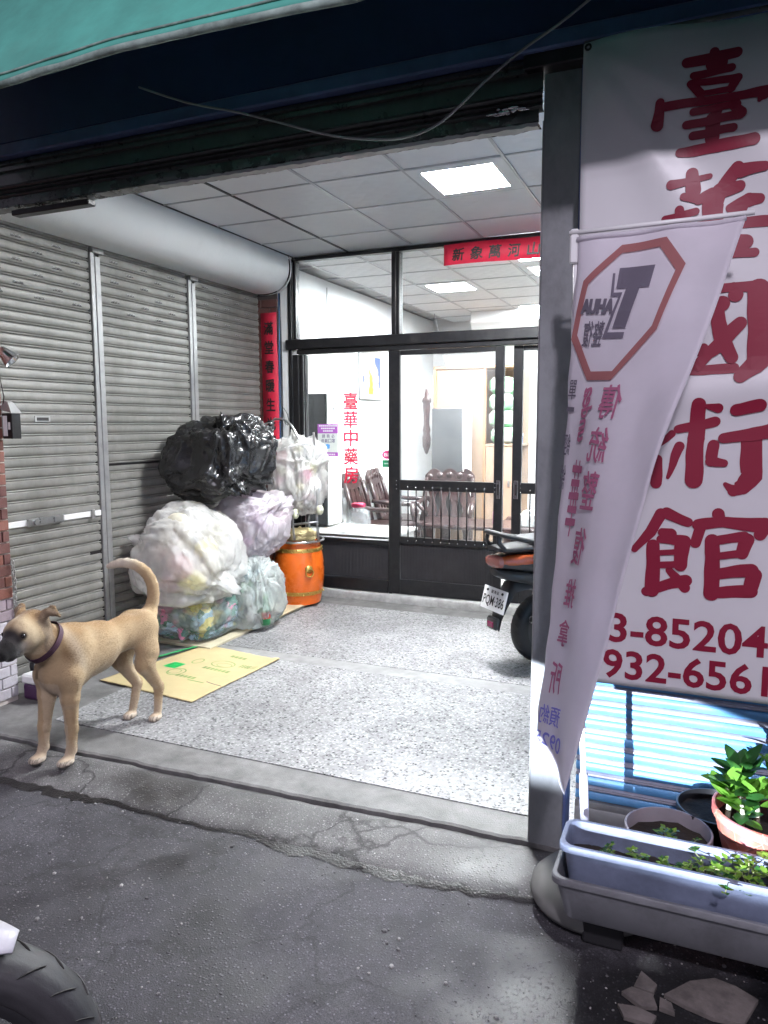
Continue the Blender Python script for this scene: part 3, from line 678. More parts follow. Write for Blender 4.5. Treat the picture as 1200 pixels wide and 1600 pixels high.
# ------------------------------------------------------------------ right hand steel post, lintel, sign board
t = thing('steel_post', 'dark grey scuffed steel post standing between the porch and the white banners', 'post', (-.48, 2.68, 0))
g = MB()
def postf(u, v):
    P = [(-.5435,2.75),(-.5435,2.652),(-.5405,2.649),(-.424,2.649),(-.421,2.652),(-.421,2.75)]
    i = min(4, int(u*5)); f_ = u*5-i; return (P[i][0]+(P[i+1][0]-P[i][0])*f_, P[i][1]+(P[i+1][1]-P[i][1])*f_, 2.735*v-.01)
g.grid(postf, 5, 20); g.add([(-.5435,2.75,-.01),(-.421,2.75,-.01),(-.421,2.75,2.73),(-.5435,2.75,2.73)], [(0,1,2,3)])
obj('shaft', g, MT['pillar'], t)
obj('guide_channel', MB().cb(-.5475, -.5440, 2.652, 2.74, 0, 2.58, .001), MT['rail'], t)
obj('cap', MB().cb(-.608, -.405, 2.612, 2.72, 2.737, 2.797, .003), M('cap_steel', (.03,.024,.03), .5, metal=.4, var=.4, dirt=.4), t)
obj('edge_strip', MB().cb(-.4205, -.409, 2.648, 2.74, .0, 2.736, .002), MT['navy2'], t)
# rolled-up shutter bottom rail spanning the opening
t = thing('overhead_rail', 'black steel lintel with the rolled up shutter rails across the porch opening', 'lintel', (-2.0, 2.66, 2.6))
def extr(poly, x0, x1, n, jig=0., seed=0):
    """poly of (y,z) open profile, extruded along x with slight dents"""
    g = MB(); m = len(poly)
    V = [(x0+(x1-x0)*i/n, y+jig*mn.noise((i*.7, k*.8, seed)), z+jig*mn.noise((i*.7, k*.8, seed+5))) for i in range(n+1) for k, (y, z) in enumerate(poly)]
    F = [(i*m+k, (i+1)*m+k, (i+1)*m+k+1, i*m+k+1) for i in range(n) for k in range(m-1)]
    return g.add(V, F)
def curve_prof(P, k=5):
    out = []
    for i in range(len(P)-1):
        for s in range(k): out.append((P[i][0]+(P[i+1][0]-P[i][0])*s/k, P[i][1]+(P[i+1][1]-P[i][1])*s/k))
    return out+[P[-1]]
x0, x1 = -3.56, -.548
obj('upper_rail', extr([(2.70,2.778),(2.635,2.778),(2.628,2.770),(2.628,2.760),(2.640,2.755),(2.640,2.749),(2.632,2.745),(2.634,2.735),(2.70,2.735)], x0, -.60, 30, .0006, 1), MT['black'], t, 50)
obj('cover_plate', extr([(2.652,2.738),(2.650,2.715),(2.652,2.675),(2.66,2.672)], x0, x1, 24, .001, 2), MT['black'], t, 50)
obj('slat_roll', extr([(2.672,2.683),(2.648,2.678),(2.641,2.670),(2.644,2.662),(2.660,2.659),(2.648,2.655),(2.644,2.648),(2.652,2.642),(2.664,2.641),(2.650,2.637),(2.645,2.628),(2.652,2.620),(2.68,2.618)], x0, x1, 40, .0007, 3), MT['black'], t, 60)
obj('bottom_bar', extr([(2.70,2.632),(2.655,2.630),(2.650,2.600),(2.652,2.580),(2.636,2.578),(2.634,2.572),(2.70,2.570)], x0, x1-.012, 140, .005, 4), M('bent_rail', (.11,.11,.11), .28, metal=.4, var=.3, vs=12, bump=.5, bs=25, dirt=.3), t, 60)
obj('lip', extr([(2.632,2.571),(2.634,2.560),(2.668,2.558),(2.668,2.569)], -2.15, x1-.012, 90, .006, 9), MT['rail'], t, 60)
g = MB()
for k in range(12):
    g.sph((-.66+random.uniform(-.06,.06), 2.632+random.uniform(-.008,.004), 2.622+random.uniform(-.012,.010)), (random.uniform(.008,.028), random.uniform(.004,.009), random.uniform(.003,.008)), 8, 5)
obj('latch', g, MT['chrome'], t, True)
obj('packing', MB().cb(-3.02, -2.55, 2.64, 2.69, 2.535, 2.560, .004), MT['frame'], t)
# sign board above
t = thing('sign_board', 'dark navy blank sign board running above the opening', 'sign board', (-1.5, 2.6, 2.79))
obj('board', MB().cb(-5.4, 2.6, 2.600, 2.698, 2.838, 4.2, .004), MT['navy'], t)
obj('bottom_edge', MB().cb(-5.4, 2.6, 2.592, 2.698, 2.781, 2.836, .006), MT['navy2'], t)
obj('soffit_panel', MB().cb(-.404, 2.6, 2.66, 2.9, 2.70, 2.778, .004), MT['navy'], t)
# ================================================================== SHOP FRONT
t = thing('shop_window', 'black framed shop window with red lettering and transom lights', 'shop window', (-2.9, 6.0, .08))
f = MT['frame']; c = .003
sf = t
obj('jamb', MB().cb(-3.485, -3.447, 5.955, 6.045, .08, 3.03, c), f, t)
obj('jamb_strip', MB().cb(-3.445, -3.436, 5.975, 6.035, 2.33, 3.0, .001), MT['alu_white'], t)
obj('jamb', MB().cb(-3.434, -3.405, 5.965, 6.04, 2.33, 3.03, c), f, t)
obj('head', MB().cb(-3.445, 1.19, 5.968, 6.04, 3.006, 3.04, c), f, t)
tb = obj('transom_bar', MB().cb(-3.50, 1.19, 5.93, 6.05, 2.235, 2.322, .006), f, t)
obj('lip', MB().cb(-3.40, 1.19, 5.955, 6.05, 2.192, 2.233, c), f, tb)
for xm in (-2.442, -.95, .45): obj('mullion', MB().cb(xm-.034, xm+.0, 5.955, 6.045, 2.324, 3.004, c), f, t); obj('mullion', MB().cb(xm+.006, xm+.034, 5.962, 6.045, 2.324, 3.004, c), f, t)
for a, b in ((-3.405, -2.477), (-2.407, -.985), (-.915, .415), (.485, 1.19)):
    obj('pane', MB().box(a, b, 6.0, 6.005, 2.322, 3.006), MT['glass'], t)
# fixed lower window
obj('jamb', MB().cb(-3.445, -3.385, 5.958, 6.045, .08, 2.19, c), f, t)
obj('jamb', MB().cb(-3.383, -3.348, 5.972, 6.04, .56, 2.188, c), f, t)
obj('jamb_strip', MB().cb(-3.347, -3.338, 5.982, 6.035, .57, 2.186, .001), MT['alu_white'], t)
obj('jamb', MB().cb(-3.337, -3.325, 5.975, 6.035, .56, 2.188, c), f, t)
obj('pane', MB().box(-3.33, -2.506, 6.0, 6.005, .55, 2.195), MT['glass'], t)
obj('sill_rail', MB().cb(-3.383, -2.508, 5.955, 6.045, .515, .548, c), f, t)
obj('sill_strip', MB().cb(-3.32, -2.512, 5.956, 6.0, .5485, .553, .001), MT['alu_white'], t)
def ribbed(x0, x1, y, z0, z1, p=.014):
    g = MB(); n = int((x1-x0)/p); V = []; F = []
    for i in range(n*2+1):
        x = x0+(x1-x0)*i/(2*n); yy = y-(.004 if i % 2 else 0); V += [(x, yy, z0), (x, yy, z1)]
    for i in range(n*2): F.append((2*i, 2*i+2, 2*i+3, 2*i+1))
    return g.add(V, F)
obj('kick_panel', ribbed(-3.383, -2.508, 5.985, .195, .515), MT['panel'], t)
obj('bottom_rail', MB().cb(-3.383, -2.508, 5.955, 6.045, .085, .195, .006), f, t)
obj('mullion', MB().cb(-2.506, -2.478, 5.962, 6.045, .08, 2.19, c), f, t)
# lettering on the pane
ink = Ink()
for k, ch in enumerate('臺華中藥房'):
    z1 = 1.848-k*.1635; ink.txt(ch, -2.953, -2.817, z1-.148, z1-.002, 0., wob=.002, fat=.022)
obj_l = ink.build('lettering', MT['red_vinyl'], t, lambda x, y: (x, 5.997, y)); obj_l['label'] = 'red vertical lettering on the window pane'
# sliding doors
def door(x0, x1, y, lab, cut_right=None):
    d = thing('sliding_door', lab, 'door', ((x0+x1)/2, y, .085), group='sliding doors of the shop')
    a, b = y-.022, y+.022
    obj('stile', MB().cb(x0, x0+.105 if cut_right is None else x0+.075, a, b, .085, 2.188, c), f, d)
    obj('stile', MB().cb(x1-.073, x1, a, b, .085, 2.188, c), f, d)
    xa, xb = (x0+.105 if cut_right is None else x0+.075)+.001, x1-.074
    obj('top_rail', MB().cb(xa, xb, a+.002, b-.002, 2.150, 2.187, c), f, d)
    obj('middle_rail', MB().cb(xa, xb, a, b, 1.000, 1.088, c), f, d)
    obj('lower_rail', MB().cb(xa, xb, a+.001, b-.001, .535, .592, c), f, d)
    obj('bottom_rail', MB().cb(xa, xb, a, b, .085, .215, c), f, d)
    obj('kick_panel', ribbed(xa, xb, y-.006, .215, .535), MT['panel'], d)
    obj('pane', MB().box(xa, xb, y-.003, y+.002, 1.088, 2.150), MT['glass_d'], d)
    obj('pane', MB().box(xa, xb, y+.006, y+.011, .592, 1.0), MT['glass_d'], d)
    n = int(round((xb-xa)/.0765)); 
    for k in range(1, n):
        x = xa+(xb-xa)*k/n; g = MB(); g.cyl((x, y-.017, .555), (x, y-.017, 1.035), .0062, 8)
        for z in (.560, 1.028): g.sph((x, y-.024, z), .0075, 8, 5, 1)
        obj('bar', g, [f, MT['chrome']], d, True)
    g = MB()
    for xx in (x0+.075, xb+.012):
        for z in (1.01, 1.045, 1.08): g.sph((xx, a-.001, z), .0055, 6, 4)
    obj('rivets', g, MT['chrome'], d, True)['kind'] = 'stuff'
    xh = x1-.034 if cut_right is None else x0+.036
    h = obj('handle', MB().cb(xh-.017, xh+.017, a-.006, a+.002, .955, 1.105, .002), MT['chrome'], d)
    obj('finger_cup', MB().cb(xh-.008, xh+.008, a-.0075, a-.004, .985, 1.075, .001), MT['ink'], h)
    return d
door(-2.508, -1.500, 5.985, 'black sliding door with barred lower glass, slightly open')
door(-1.431, -.43, 6.022, 'second black sliding door half hidden by the scooter and steel post', 1)
t2 = thing('fixed_sash', 'black sash of the shop front hidden behind the steel post', 'window', (.3, 6.0, .085))
obj('frame', MB().cb(-.43, 1.19, 5.98, 6.03, .085, .55, c), f, t2); obj('pane', MB().box(-.43, 1.19, 6.0, 6.005, .55, 2.19), MT['glass'], t2)

# red paper strips
def paper(name, lab, fn, nu, nv, th, mat=MT['red']):
    t = thing(name, lab, 'paper strip', fn(.5, 0)); obj('paper', MB().sheet(fn, nu, nv, th), mat, t, True); return t
strip = lambda u, v: (-2.008+1.13*u, 5.945-.004*math.sin(9*u), 2.846+.163*v+.004*math.sin(7*u))
t = paper('red_banner', 'horizontal red paper strip with black brush characters above the door', strip, 24, 2, (0, .002, 0))
ink = Ink()
for k, ch in enumerate('新象萬河山'):
    ink.txt(ch, -1.935+k*.152, -1.835+k*.152, 2.872, 2.97, .004, wob=.004, shear=.1, fat=.02)
ink.build('lettering', MT['ink'], t, lambda x, y: (x, 5.9405-.004*math.sin(9*(x+2.008)/1.13), y+.004*math.sin(7*(x+2.008)/1.13)))
cp = lambda u, v: (-3.762+.168*u+.006*math.sin(5*v), 5.952-.003*math.sin(6*v), 1.25+1.325*v)
t = paper('red_couplet', 'vertical red paper couplet with black brush characters on the brick strip', cp, 2, 24, (0, .002, 0))
ink = Ink()
for k, ch in enumerate('滿堂春暖生光輝'):
    z1 = 2.495-k*.172; ink.txt(ch, -3.726, -3.632, z1-.115, z1, .004, wob=.004, fat=.02)
ink.build('lettering', MT['ink'], t, lambda x, y: (x+.006*math.sin(5*(y-1.25)/1.325), 5.9475-.003*math.sin(6*(y-1.25)/1.325), y))
# cables beside the window frame
MT['blue_cable'] = M('blue_cable', (.03,.10,.22), .4, var=.1); MT['grey_cable'] = M('grey_cable', (.30,.30,.31), .5, var=.1)
for k, (x, m, lab) in enumerate(((-3.578, 'blue_cable', 'blue cable running down beside the red couplet'), (-3.560, 'ink', 'black cable running down next to the blue cable'))):
    pts = [(x+.006*math.sin(z*3+k*2)+.004*mn.noise((z*2,k,0)), 5.955, z) for z in [2.74-.12*i for i in range(22)]]
    tag(obj('cable', MB().tube(pts, .008 if k == 0 else .005, 6), MT[m], None, True), lab, 'cable')
pts = [(-3.545,5.95,1.72),(-3.52,5.94,1.70),(-3.49,5.93,1.66),(-3.475,5.93,1.60),(-3.49,5.93,1.56),(-3.52,5.94,1.58),(-3.54,5.95,1.64),(-3.55,5.95,1.70)]
tag(obj('wire_loop', MB().tube(pts, .003, 5), MT['ink'], None, True), 'thin black wire loop hanging at the window jamb', 'wire')
# notice on the window
t = thing('mask_notice', 'purple and white face mask notice stuck on the shop window', 'notice', (-3.11, 5.99, 1.28))
MT['purple'] = M('purple_print', (.42,.12,.50), .5, var=.05); MT['notice'] = M('notice_white', (.74,.78,.74), .5, var=.04); MT['sky_blue'] = M('print_blue', (.12,.38,.78), .5)
NY = 5.996
obj('sheet', MB().box(-3.215, -3.010, NY-.002, NY, 1.281, 1.570), MT['notice'], t)
ink = Ink(); ink.poly([(-3.215,1.487),(-3.010,1.487),(-3.010,1.570),(-3.215,1.570)])
ink.build('colour_band', MT['purple'], t, lambda x, y: (x, NY-.0028, y))
ink = Ink(); ink.poly([(-3.215,1.281),(-3.010,1.281),(-3.010,1.318),(-3.215,1.318)])
ink.build('colour_band', MT['purple'], t, lambda x, y: (x, NY-.0028, y))
ink = Ink()
for r_ in range(3):
    for k in range(9-r_*2): ink.poly([(-3.200+k*.0205+r_*.02, 1.548-r_*.023), (-3.184+k*.0205+r_*.02, 1.548-r_*.023), (-3.184+k*.0205+r_*.02, 1.561-r_*.023), (-3.200+k*.0205+r_*.02, 1.561-r_*.023)])
for k in range(8): ink.poly([(-3.18+k*.018, 1.293), (-3.167+k*.018, 1.293), (-3.167+k*.018, 1.305), (-3.18+k*.018, 1.305)])
ink.build('small_print', MT['white'], t, lambda x, y: (x, NY-.0036, y))['kind'] = 'stuff'
ink = Ink()
for k, ch in enumerate('請務必'): ink.txt(ch, -3.172+k*.048, -3.140+k*.048, 1.446, 1.479, .006)
for k, ch in enumerate('佩戴口罩'): ink.txt(ch, -3.180+k*.036, -3.149+k*.036, 1.403, 1.437, .006)
ink.build('lettering', M('notice_ink', (.10,.08,.20), .5), t, lambda x, y: (x, NY-.003, y))
ink = Ink(); ink.poly([(-3.140,1.352),(-3.118,1.345),(-3.094,1.353),(-3.092,1.386),(-3.118,1.392),(-3.142,1.384)])
ink.build('mask_print', MT['sky_blue'], t, lambda x, y: (x, NY-.003, y))
# stickers beside the door frame
t = thing('round_sticker', 'small pink oval sticker half behind the window mullion', 'sticker', (-2.53, 5.99, 1.29))
el = [(-2.532+.048*math.cos(a), 1.302+.036*math.sin(a)) for a in [2*math.pi*k/24 for k in range(24)]]
obj('disc', MB().add([(x, NY-.0005, z) for x, z in el]+[(x, NY-.002, z) for x, z in el], [tuple(range(24)), tuple(range(24,48))]+[(i,(i+1)%24,24+(i+1)%24,24+i) for i in range(24)]), M('pink_sticker', (.65,.04,.20), .5), t)
ink = Ink(); ink.txt('Bi', -2.563, -2.520, 1.288, 1.317, .02); ink.build('lettering', MT['white'], t, lambda x, y: (x, NY-.0028, y))
t = thing('green_sticker', 'small green rectangular sticker under the pink oval sticker', 'sticker', (-2.53, 5.99, 1.2))
obj('sheet', MB().box(-2.578, -2.508, NY-.002, NY-.0005, 1.195, 1.255), M('green_sticker', (.01,.22,.10), .5), t)
ink = Ink(); ink.txt('LINE', -2.560, -2.522, 1.221, 1.231, .01); ink.build('lettering', MT['white'], t, lambda x, y: (x, NY-.0028, y))

# ================================================================== INSIDE THE SHOP
wood_r = M('carved_rosewood', (.032,.014,.014), .3, var=.4, vs=14, bump=.4, bs=50, coat=.3)
wood_l = M('light_wood', (.30,.21,.15), .45, var=.08, vs=3, stretch=(6,6,.6))
wood_e = M('orange_wood_edge', (.32,.18,.10), .4, var=.1)
# speakers
def speaker(x0, x1, y0, y1, z0, z1, lab, side):
    t = thing('tower_speaker', lab, 'speaker', ((x0+x1)/2, (y0+y1)/2, z0), group='tower speakers')
    obj('cabinet', MB().cb(x0, x1-.02, y0, y1, z0, z1, .012), side, t, 40)
    b = obj('baffle', MB().cb(x1-.019, x1, y0+.004, y1-.004, z0, z1-.01, .005), MT['white'], t)
    ym = (y0+y1)/2
    for k, (dz, r_) in enumerate(((.12, .045), (.29, .075), (.47, .075))):
        g = MB(); g.lathe([(r_, 0), (r_, .008), (r_*.9, .012), (r_*.8, .004), (r_*.3, -.006), (0, .006)], (x1, ym, z1-dz), 20, axis='x')
        q = obj('driver', g, [M('cone', (.70,.66,.42), .5) if k else MT['steel']], t, True)
    return t
speaker(-3.655, -3.335, 6.42, 6.72, .585, 1.865, 'black tower speaker with white front standing behind the window notice', M('speaker_black', (.02,.022,.025), .4, var=.2))
speaker(-3.03, -2.62, 8.55, 8.88, .30, 1.76, 'grey tower speaker in front of the light wood cabinet', M('speaker_grey', (.055,.058,.062), .6, var=.1))
# low display shelf behind the pane
t = thing('display_shelf', 'low grey shelf inside the window under the speaker', 'shelf', (-3.1, 6.4, .08))
shm = M('shelf_grey', (.42,.42,.41), .4, var=.15)
obj('top', MB().cb(-3.65, -2.55, 6.07, 6.80, .535, .565, .004), shm, t)
for x in (-3.62, -2.60): obj('side', MB().cb(x-.02, x+.02, 6.09, 6.78, .08, .534, .003), shm, t)
# plastic jar
t = thing('plastic_jar', 'clear plastic jar with red lid on the shelf inside the window', 'jar', (-2.93, 6.24, .566))
g = MB(); g.lathe([(0,.0),(.10,.0),(.112,.012),(.114,.10),(.112,.17),(.104,.195),(.07,.215),(.058,.222),(.058,.245)], (-2.93,6.24,.567), 28)
obj('body', g, film('jar_plastic', (.86,.9,.93), .22, .08, .1, 8.), t, True)
obj('lid', MB().lathe([(0,.272),(.060,.272),(.064,.266),(.064,.238),(.060,.236)], (-2.93,6.24,.567), 28), M('jar_lid', (.65,.02,.10), .4), t, True)
# picture on the wall
t = thing('framed_picture', 'framed flower picture hanging on the white shop wall', 'picture', (-3.735, 8.3, 1.9))
obj('frame', MB().cb(-3.738, -3.71, 7.98, 8.62, 1.86, 2.44, .006), MT['rail'], t)
obj('mount', MB().box(-3.7125, -3.7105, 8.0, 8.60, 1.88, 2.42), MT['wall'], t)
def picm():
    m, tt, p, N, L = nt('flower_print'); tc = nd(tt, 'ShaderNodeTexCoord'); n1 = nd(tt, 'ShaderNodeTexNoise', i_Scale=3.2, i_Detail=3.); L.new(tc.outputs['Object'], n1.inputs['Vector'])
    r_ = ramp(tt, [(.30,(.03,.05,.20)),(.40,(.04,.07,.22)),(.43,(.35,.3,.3)),(.50,(.36,.13,.22)),(.56,(.4,.33,.33)),(.61,(.38,.28,.02))]); L.new(n1.outputs[0], r_.inputs[0]); L.new(r_.outputs[0], p.inputs['Base Color']); return m
obj('print', MB().box(-3.7095, -3.7055, 8.05, 8.55, 1.93, 2.37), picm(), t)
t = thing('light_switch', 'white light switch plate on the shop wall', 'switch', (-3.735, 8.0, 1.2)); obj('plate', MB().cb(-3.739, -3.728, 8.05, 8.17, 1.17, 1.29, .003), MT['white'], t); obj('rocker', MB().cb(-3.728, -3.722, 8.09, 8.13, 1.2, 1.26, .002), MT['alu_white'], t)
# wood cabinet
t = thing('wood_cabinet', 'tall light wood cabinet with open side shelves in the shop', 'cabinet', (-2.6, 9.2, .08))
obj('side_panel', MB().cb(-3.13, -2.52, 9.02, 9.05, .08, 2.24, .003), wood_l, t)
obj('edge', MB().cb(-3.165, -3.132, 9.0, 9.06, .08, 2.25, .003), wood_e, t)
obj('top_board', MB().cb(-3.165, -2.12, 8.995, 9.50, 2.252, 2.285, .003), wood_e, t)
obj('edge', MB().cb(-2.519, -2.49, 9.0, 9.06, .08, 2.25, .003), wood_e, t)
obj('shelf_board', MB().cb(-2.489, -2.05, 9.02, 9.5, 1.30, 1.325, .003), wood_l, t)
obj('back_board', MB().cb(-3.13, -2.05, 9.48, 9.5, .08, 2.25, .003), wood_l, t)
for k in range(1): d = obj('cupboard_door', MB().cb(-2.487+k*.33, -2.06+k*.33, 9.03, 9.05, .1, 1.298, .004), wood_l, t); obj('knob', MB().cb(-2.20+k*.33, -2.18+k*.33, 9.01, 9.03, .80, .88, .002), MT['steel'], d)
t = thing('green_cloth', 'green and white checked cloth folded on the cabinet shelf', 'cloth', (-2.2, 9.2, 1.326))
def chk():
    m, tt, p, N, L = nt('green_check'); tc = nd(tt, 'ShaderNodeTexCoord'); ck = nd(tt, 'ShaderNodeTexChecker', i_Scale=7.); L.new(tc.outputs['Object'], ck.inputs['Vector']); ck.inputs[1].default_value = (.16,.34,.19,1); ck.inputs[2].default_value = (.45,.5,.45,1); L.new(ck.outputs[0], p.inputs['Base Color']); p.inputs['Roughness'].default_value = .8; return m
ckm = chk()
for k in range(4): j_ = random.uniform(-.02,.02); obj('fold', MB().cb(-2.46+j_, -2.16+j_, 9.06, 9.40, 1.328+k*.205, 1.53+k*.205, .05), ckm, t, True)
t = thing('soft_box', 'small white and blue box on the low cabinet inside the doorway', 'box', (-2.1, 9.1, 1.32))
obj('carton', MB().cb(-2.14, -2.06, 9.04, 9.2, 1.327, 1.42, .004), M('carton_blue', (.25,.4,.7), .5), t); obj('lid', MB().cb(-2.145, -2.055, 9.035, 9.205, 1.421, 1.455, .004), MT['white'], t)
# dagger-like carving on the wall
t = thing('wood_carving', 'dark red carved wooden hanging beside the grey speaker', 'carving', (-3.2, 8.6, 1.4))
prof_ = [(.0,0),(.018,.02),(.05,.10),(.055,.20),(.042,.26),(.05,.30),(.036,.36),(.04,.50),(.048,.58),(.045,.62),(.06,.64),(.055,.68),(.03,.70),(.03,.74),(.018,.77),(.022,.79),(.0,.80)]
obj('carved_body', MB().lathe(prof_, (-3.12, 8.62, 1.20), 14, sx=1.0, sy=.6), wood_r, t, True)
obj('hook', MB().tube([(-3.12,8.62,1.98),(-3.125,8.625,2.03),(-3.14,8.63,2.02)], .006, 6), MT['steel'], t, True)
# carved chairs
def chair(loc, rz, lab):
    t = thing('carved_chair', lab, 'chair', loc, rz, group='carved rosewood chairs')
    W, D = .62, .56; t.scale = (1, 1, .87)
    def o(n, g, s=False): return obj(n, g, wood_r, t, s, world=False)
    o('seat', MB().cb(-W/2, W/2, -D/2, D/2, .40, .45, .012))
    for sx in (-1, 1):
        for sy in (-1, 1):
            x, y = sx*(W/2-.04), sy*(D/2-.04); o('leg', MB().lathe([(.034,0),(.042,.05),(.03,.10),(.032,.30),(.045,.36),(.04,.40)], (x,y,0), 10), True)
        pts = [(sx*W/2, -D/2+.03, .45), (sx*(W/2+.02), -D/2+.0, .58), (sx*(W/2+.03), -D/2+.06, .67), (sx*(W/2+.01), 0, .665), (sx*(W/2-.02), D/2-.03, .70)]
        o('armrest', MB().tube(pts, [.025,.026,.034,.03,.026], 8), True)
        o('back_post', MB().tube([(sx*(W/2-.03), D/2-.03, .45), (sx*(W/2-.02), D/2+.03, .75), (sx*(W/2-.035), D/2+.09, .98)], [.03,.028,.022], 8), True)
    for k in range(4):
        x = -.20+k*.133
        def sp(u, v, x=x): 
            w = .045+.018*math.sin(v*9.5+k); return (x+(u-.5)*2*w, D/2-.02+.11*v, .45+.47*v)
        o('splat', MB().sheet(sp, 2, 12, (0,.025,0)))
    def crest(u, v):
        h = .045+.035*abs(math.sin(u*math.pi*3))+.04*math.sin(u*math.pi); return ((u-.5)*(W-.02), D/2+.085+.02*v, .90+.02*math.cos(u*6.28)+v*h*1.9)
    o('crest_rail', MB().sheet(crest, 30, 3, (0,.035,0)), 40)
    for k in range(5): o('scroll', MB().sph((-.24+k*.12, D/2+.105, .985+.03*math.sin(k*math.pi/4)), (.045,.03,.05), 10, 6), True)
    return t
chair((-3.22, 7.55, .08), R(95), 'carved rosewood chair behind the plastic jar')
chair((-3.25, 8.25, .08), R(100), 'carved rosewood chair standing beyond the jar near the light switch')
chair((-2.72, 8.15, .08), R(10), 'carved rosewood chair seen through the door glass below the speaker')
t = thing('tea_table', 'low rosewood tea table seen through the door bars', 'table', (-2.1, 7.6, .08))
obj('top', MB().cb(-2.65, -1.35, 7.2, 7.85, .50, .54, .01), wood_r, t)
for x in (-2.58, -1.42):
    for y in (7.27, 7.78): obj('leg', MB().cb(x-.04, x+.04, y-.04, y+.04, .08, .498, .006), wood_r, t)
t = thing('round_stool', 'round carved stool beside the tea table', 'stool', (-1.85, 8.3, .08))
obj('drum_body', MB().lathe([(.16,0),(.20,.05),(.22,.22),(.20,.40),(.17,.44),(0,.46)], (-1.85,8.3,.08), 20), wood_r, t, True)
t = thing('tea_canister', 'bright pink canister on the tea table', 'canister', (-1.93, 7.5, .54)); obj('body', MB().lathe([(0,0),(.05,0),(.05,.12),(.045,.135),(0,.135)], (-1.93,7.5,.541), 16), M('pink_can', (.75,.12,.55), .4), t, True)
t = thing('tissue_box', 'white patterned tissue box on the tea table', 'tissue box', (-1.6, 7.45, .54)); obj('carton', MB().cb(-1.72, -1.47, 7.38, 7.52, .541, .66, .005), M('tissue_print', (.68,.72,.72), .6, var=.4, vs=40), t); obj('tissue', MB().sph((-1.6,7.45,.675), (.06,.03,.03), 8, 6), MT['white'], t, True)
t = thing('counter', 'pale counter at the right inside the doorway', 'counter', (-1.0, 7.9, .08)); obj('body', MB().cb(-1.28, -.4, 7.4, 8.2, .08, .85, .01), M('counter_white', (.68,.7,.72), .4), t); obj('worktop', MB().cb(-1.30, -.38, 7.38, 8.22, .851, .89, .006), MT['white'], t)
t = thing('flower_vase', 'small vase of yellow and red flowers on the pale counter', 'vase', (-1.18, 7.6, .89))
obj('vase', MB().lathe([(0,0),(.035,0),(.05,.06),(.03,.13),(.035,.15)], (-1.18,7.6,.891), 14), MT['white'], t, True)
g = MB()
for k in range(26): a = random.uniform(0,6.28); r_ = random.uniform(0,.10); g.sph((-1.18+r_*math.cos(a), 7.6+r_*math.sin(a), 1.10+random.uniform(-.06,.1)), .022, 6, 4, random.choice((0,0,1,2)))
obj('flowers', g, [M('petal_yellow', (.75,.65,.1), .6), M('petal_red', (.6,.08,.08), .6), M('leaf_g', (.1,.3,.08), .6)], t, True)['kind'] = 'stuff'
for k, (pts, lab) in enumerate((([(-3.30,9.4,3.0),(-3.12,9.2,2.5),(-2.85,8.9,1.95),(-2.66,8.7,1.80)], 'thin wire slanting from the shop ceiling to the grey speaker'), ([(-3.72,7.18,3.0),(-3.72,7.17,2.4),(-3.72,7.16,1.7),(-3.70,7.1,1.2)], 'thin wire hanging straight down the white shop wall'))):
    tag(obj('wire', MB().tube(pts, .005, 5), MT['grey_cable'], None, True), lab, 'wire')
# ================================================================== RIGHT HAND SIDE
MT['blue_slat'] = M('blue_slat', (.13,.36,.66), .4, metal=.1, var=.15, vs=8, bump=.15, bs=80, dirt=.35, dcol=(.30,.36,.46), ds=9, coord='World')
MT['blue_joint'] = M('blue_slat_joint', (.36,.36,.43), .5, metal=.1, var=.2, vs=10, dirt=.4, dcol=(.20,.18,.19), ds=8, coord='World')
t = thing('blue_roller_shutter', 'light blue roller shutter behind the hanging banners and flower boxes', 'roller shutter', (.8, 2.86, 0))
P2 = .0585; LX = 2.4
prof = [(.004,0),(-.002,.002),(-.007,.009),(-.0085,.018),(-.0075,.027),(-.003,.034),(.003,.0365)]
prof2 = [(.003,.0367),(-.005,.039),(-.009,.044),(-.0075,.049),(-.0095,.053),(-.004,.057),(.004,.0585)]
def bslat():
    g = MB()
    for mi, pp in ((0, prof), (1, prof2)):
        n = len(pp); V = [(x, y, z) for x in (0, LX) for y, z in pp]
        g.add(V, [(i, i+1, n+i+1, n+i) for i in range(n-1)], mi)
    g.add([(0,.012,0),(LX,.012,0),(LX,.012,P2),(0,.012,P2)], [(0,1,2,3)])
    return g.mesh('slat', [MT['blue_slat'], MT['blue_joint']], 30)
me = bslat()
for k in range(44): obj('slat', me, None, t, loc=Vector((-.405, 2.86+random.uniform(-.001,.001), .10+k*P2))-t.location)
obj('bottom_bar', extr([(2.88,.10),(2.846,.098),(2.843,.085),(2.848,.07),(2.842,.055),(2.842,.02),(2.848,.012),(2.88,.012)], -.405, 2.0, 10), MT['rail'], t, 40)

# ---- big vertical banner
vinyl = M('banner_vinyl', (.66,.65,.67), .38, var=.04, vs=2, spec=.45)
MT['dkred'] = M('banner_red', (.24,.004,.03), .5, var=.05)
BX0, BX1, BZ0, BZ1 = -.394, .47, .700, 2.728
def bdisp(x, z):
    tl = math.hypot(x-BX0, (BZ1-z)); ang = math.atan2(BZ1-z, x-BX0)
    f = .040*math.exp(-((ang-.62)/.16)**2)*min(1, tl*3)*math.exp(-tl*1.3) + .030*math.exp(-((ang-1.05)/.13)**2)*min(1, tl*3)*math.exp(-tl*1.1)
    f += .026*math.sin((x-BX0)*4.2+.8)*math.exp(-(BZ1-z)*1.0) + .020*math.sin((x-BX0)*11+(BZ1-z)*5)*math.exp(-(BZ1-z)*2.5) + .012*math.exp(-((z-1.62-.08*(x-BX0))/.055)**2)
    f += .010*mn.noise((x*2.2, z*1.4, 4)) + .014*math.sin(z*2.1)
    f -= .05*max(0, (1.0-z))**1.5*(x-BX0)
    return f
BY = 2.515
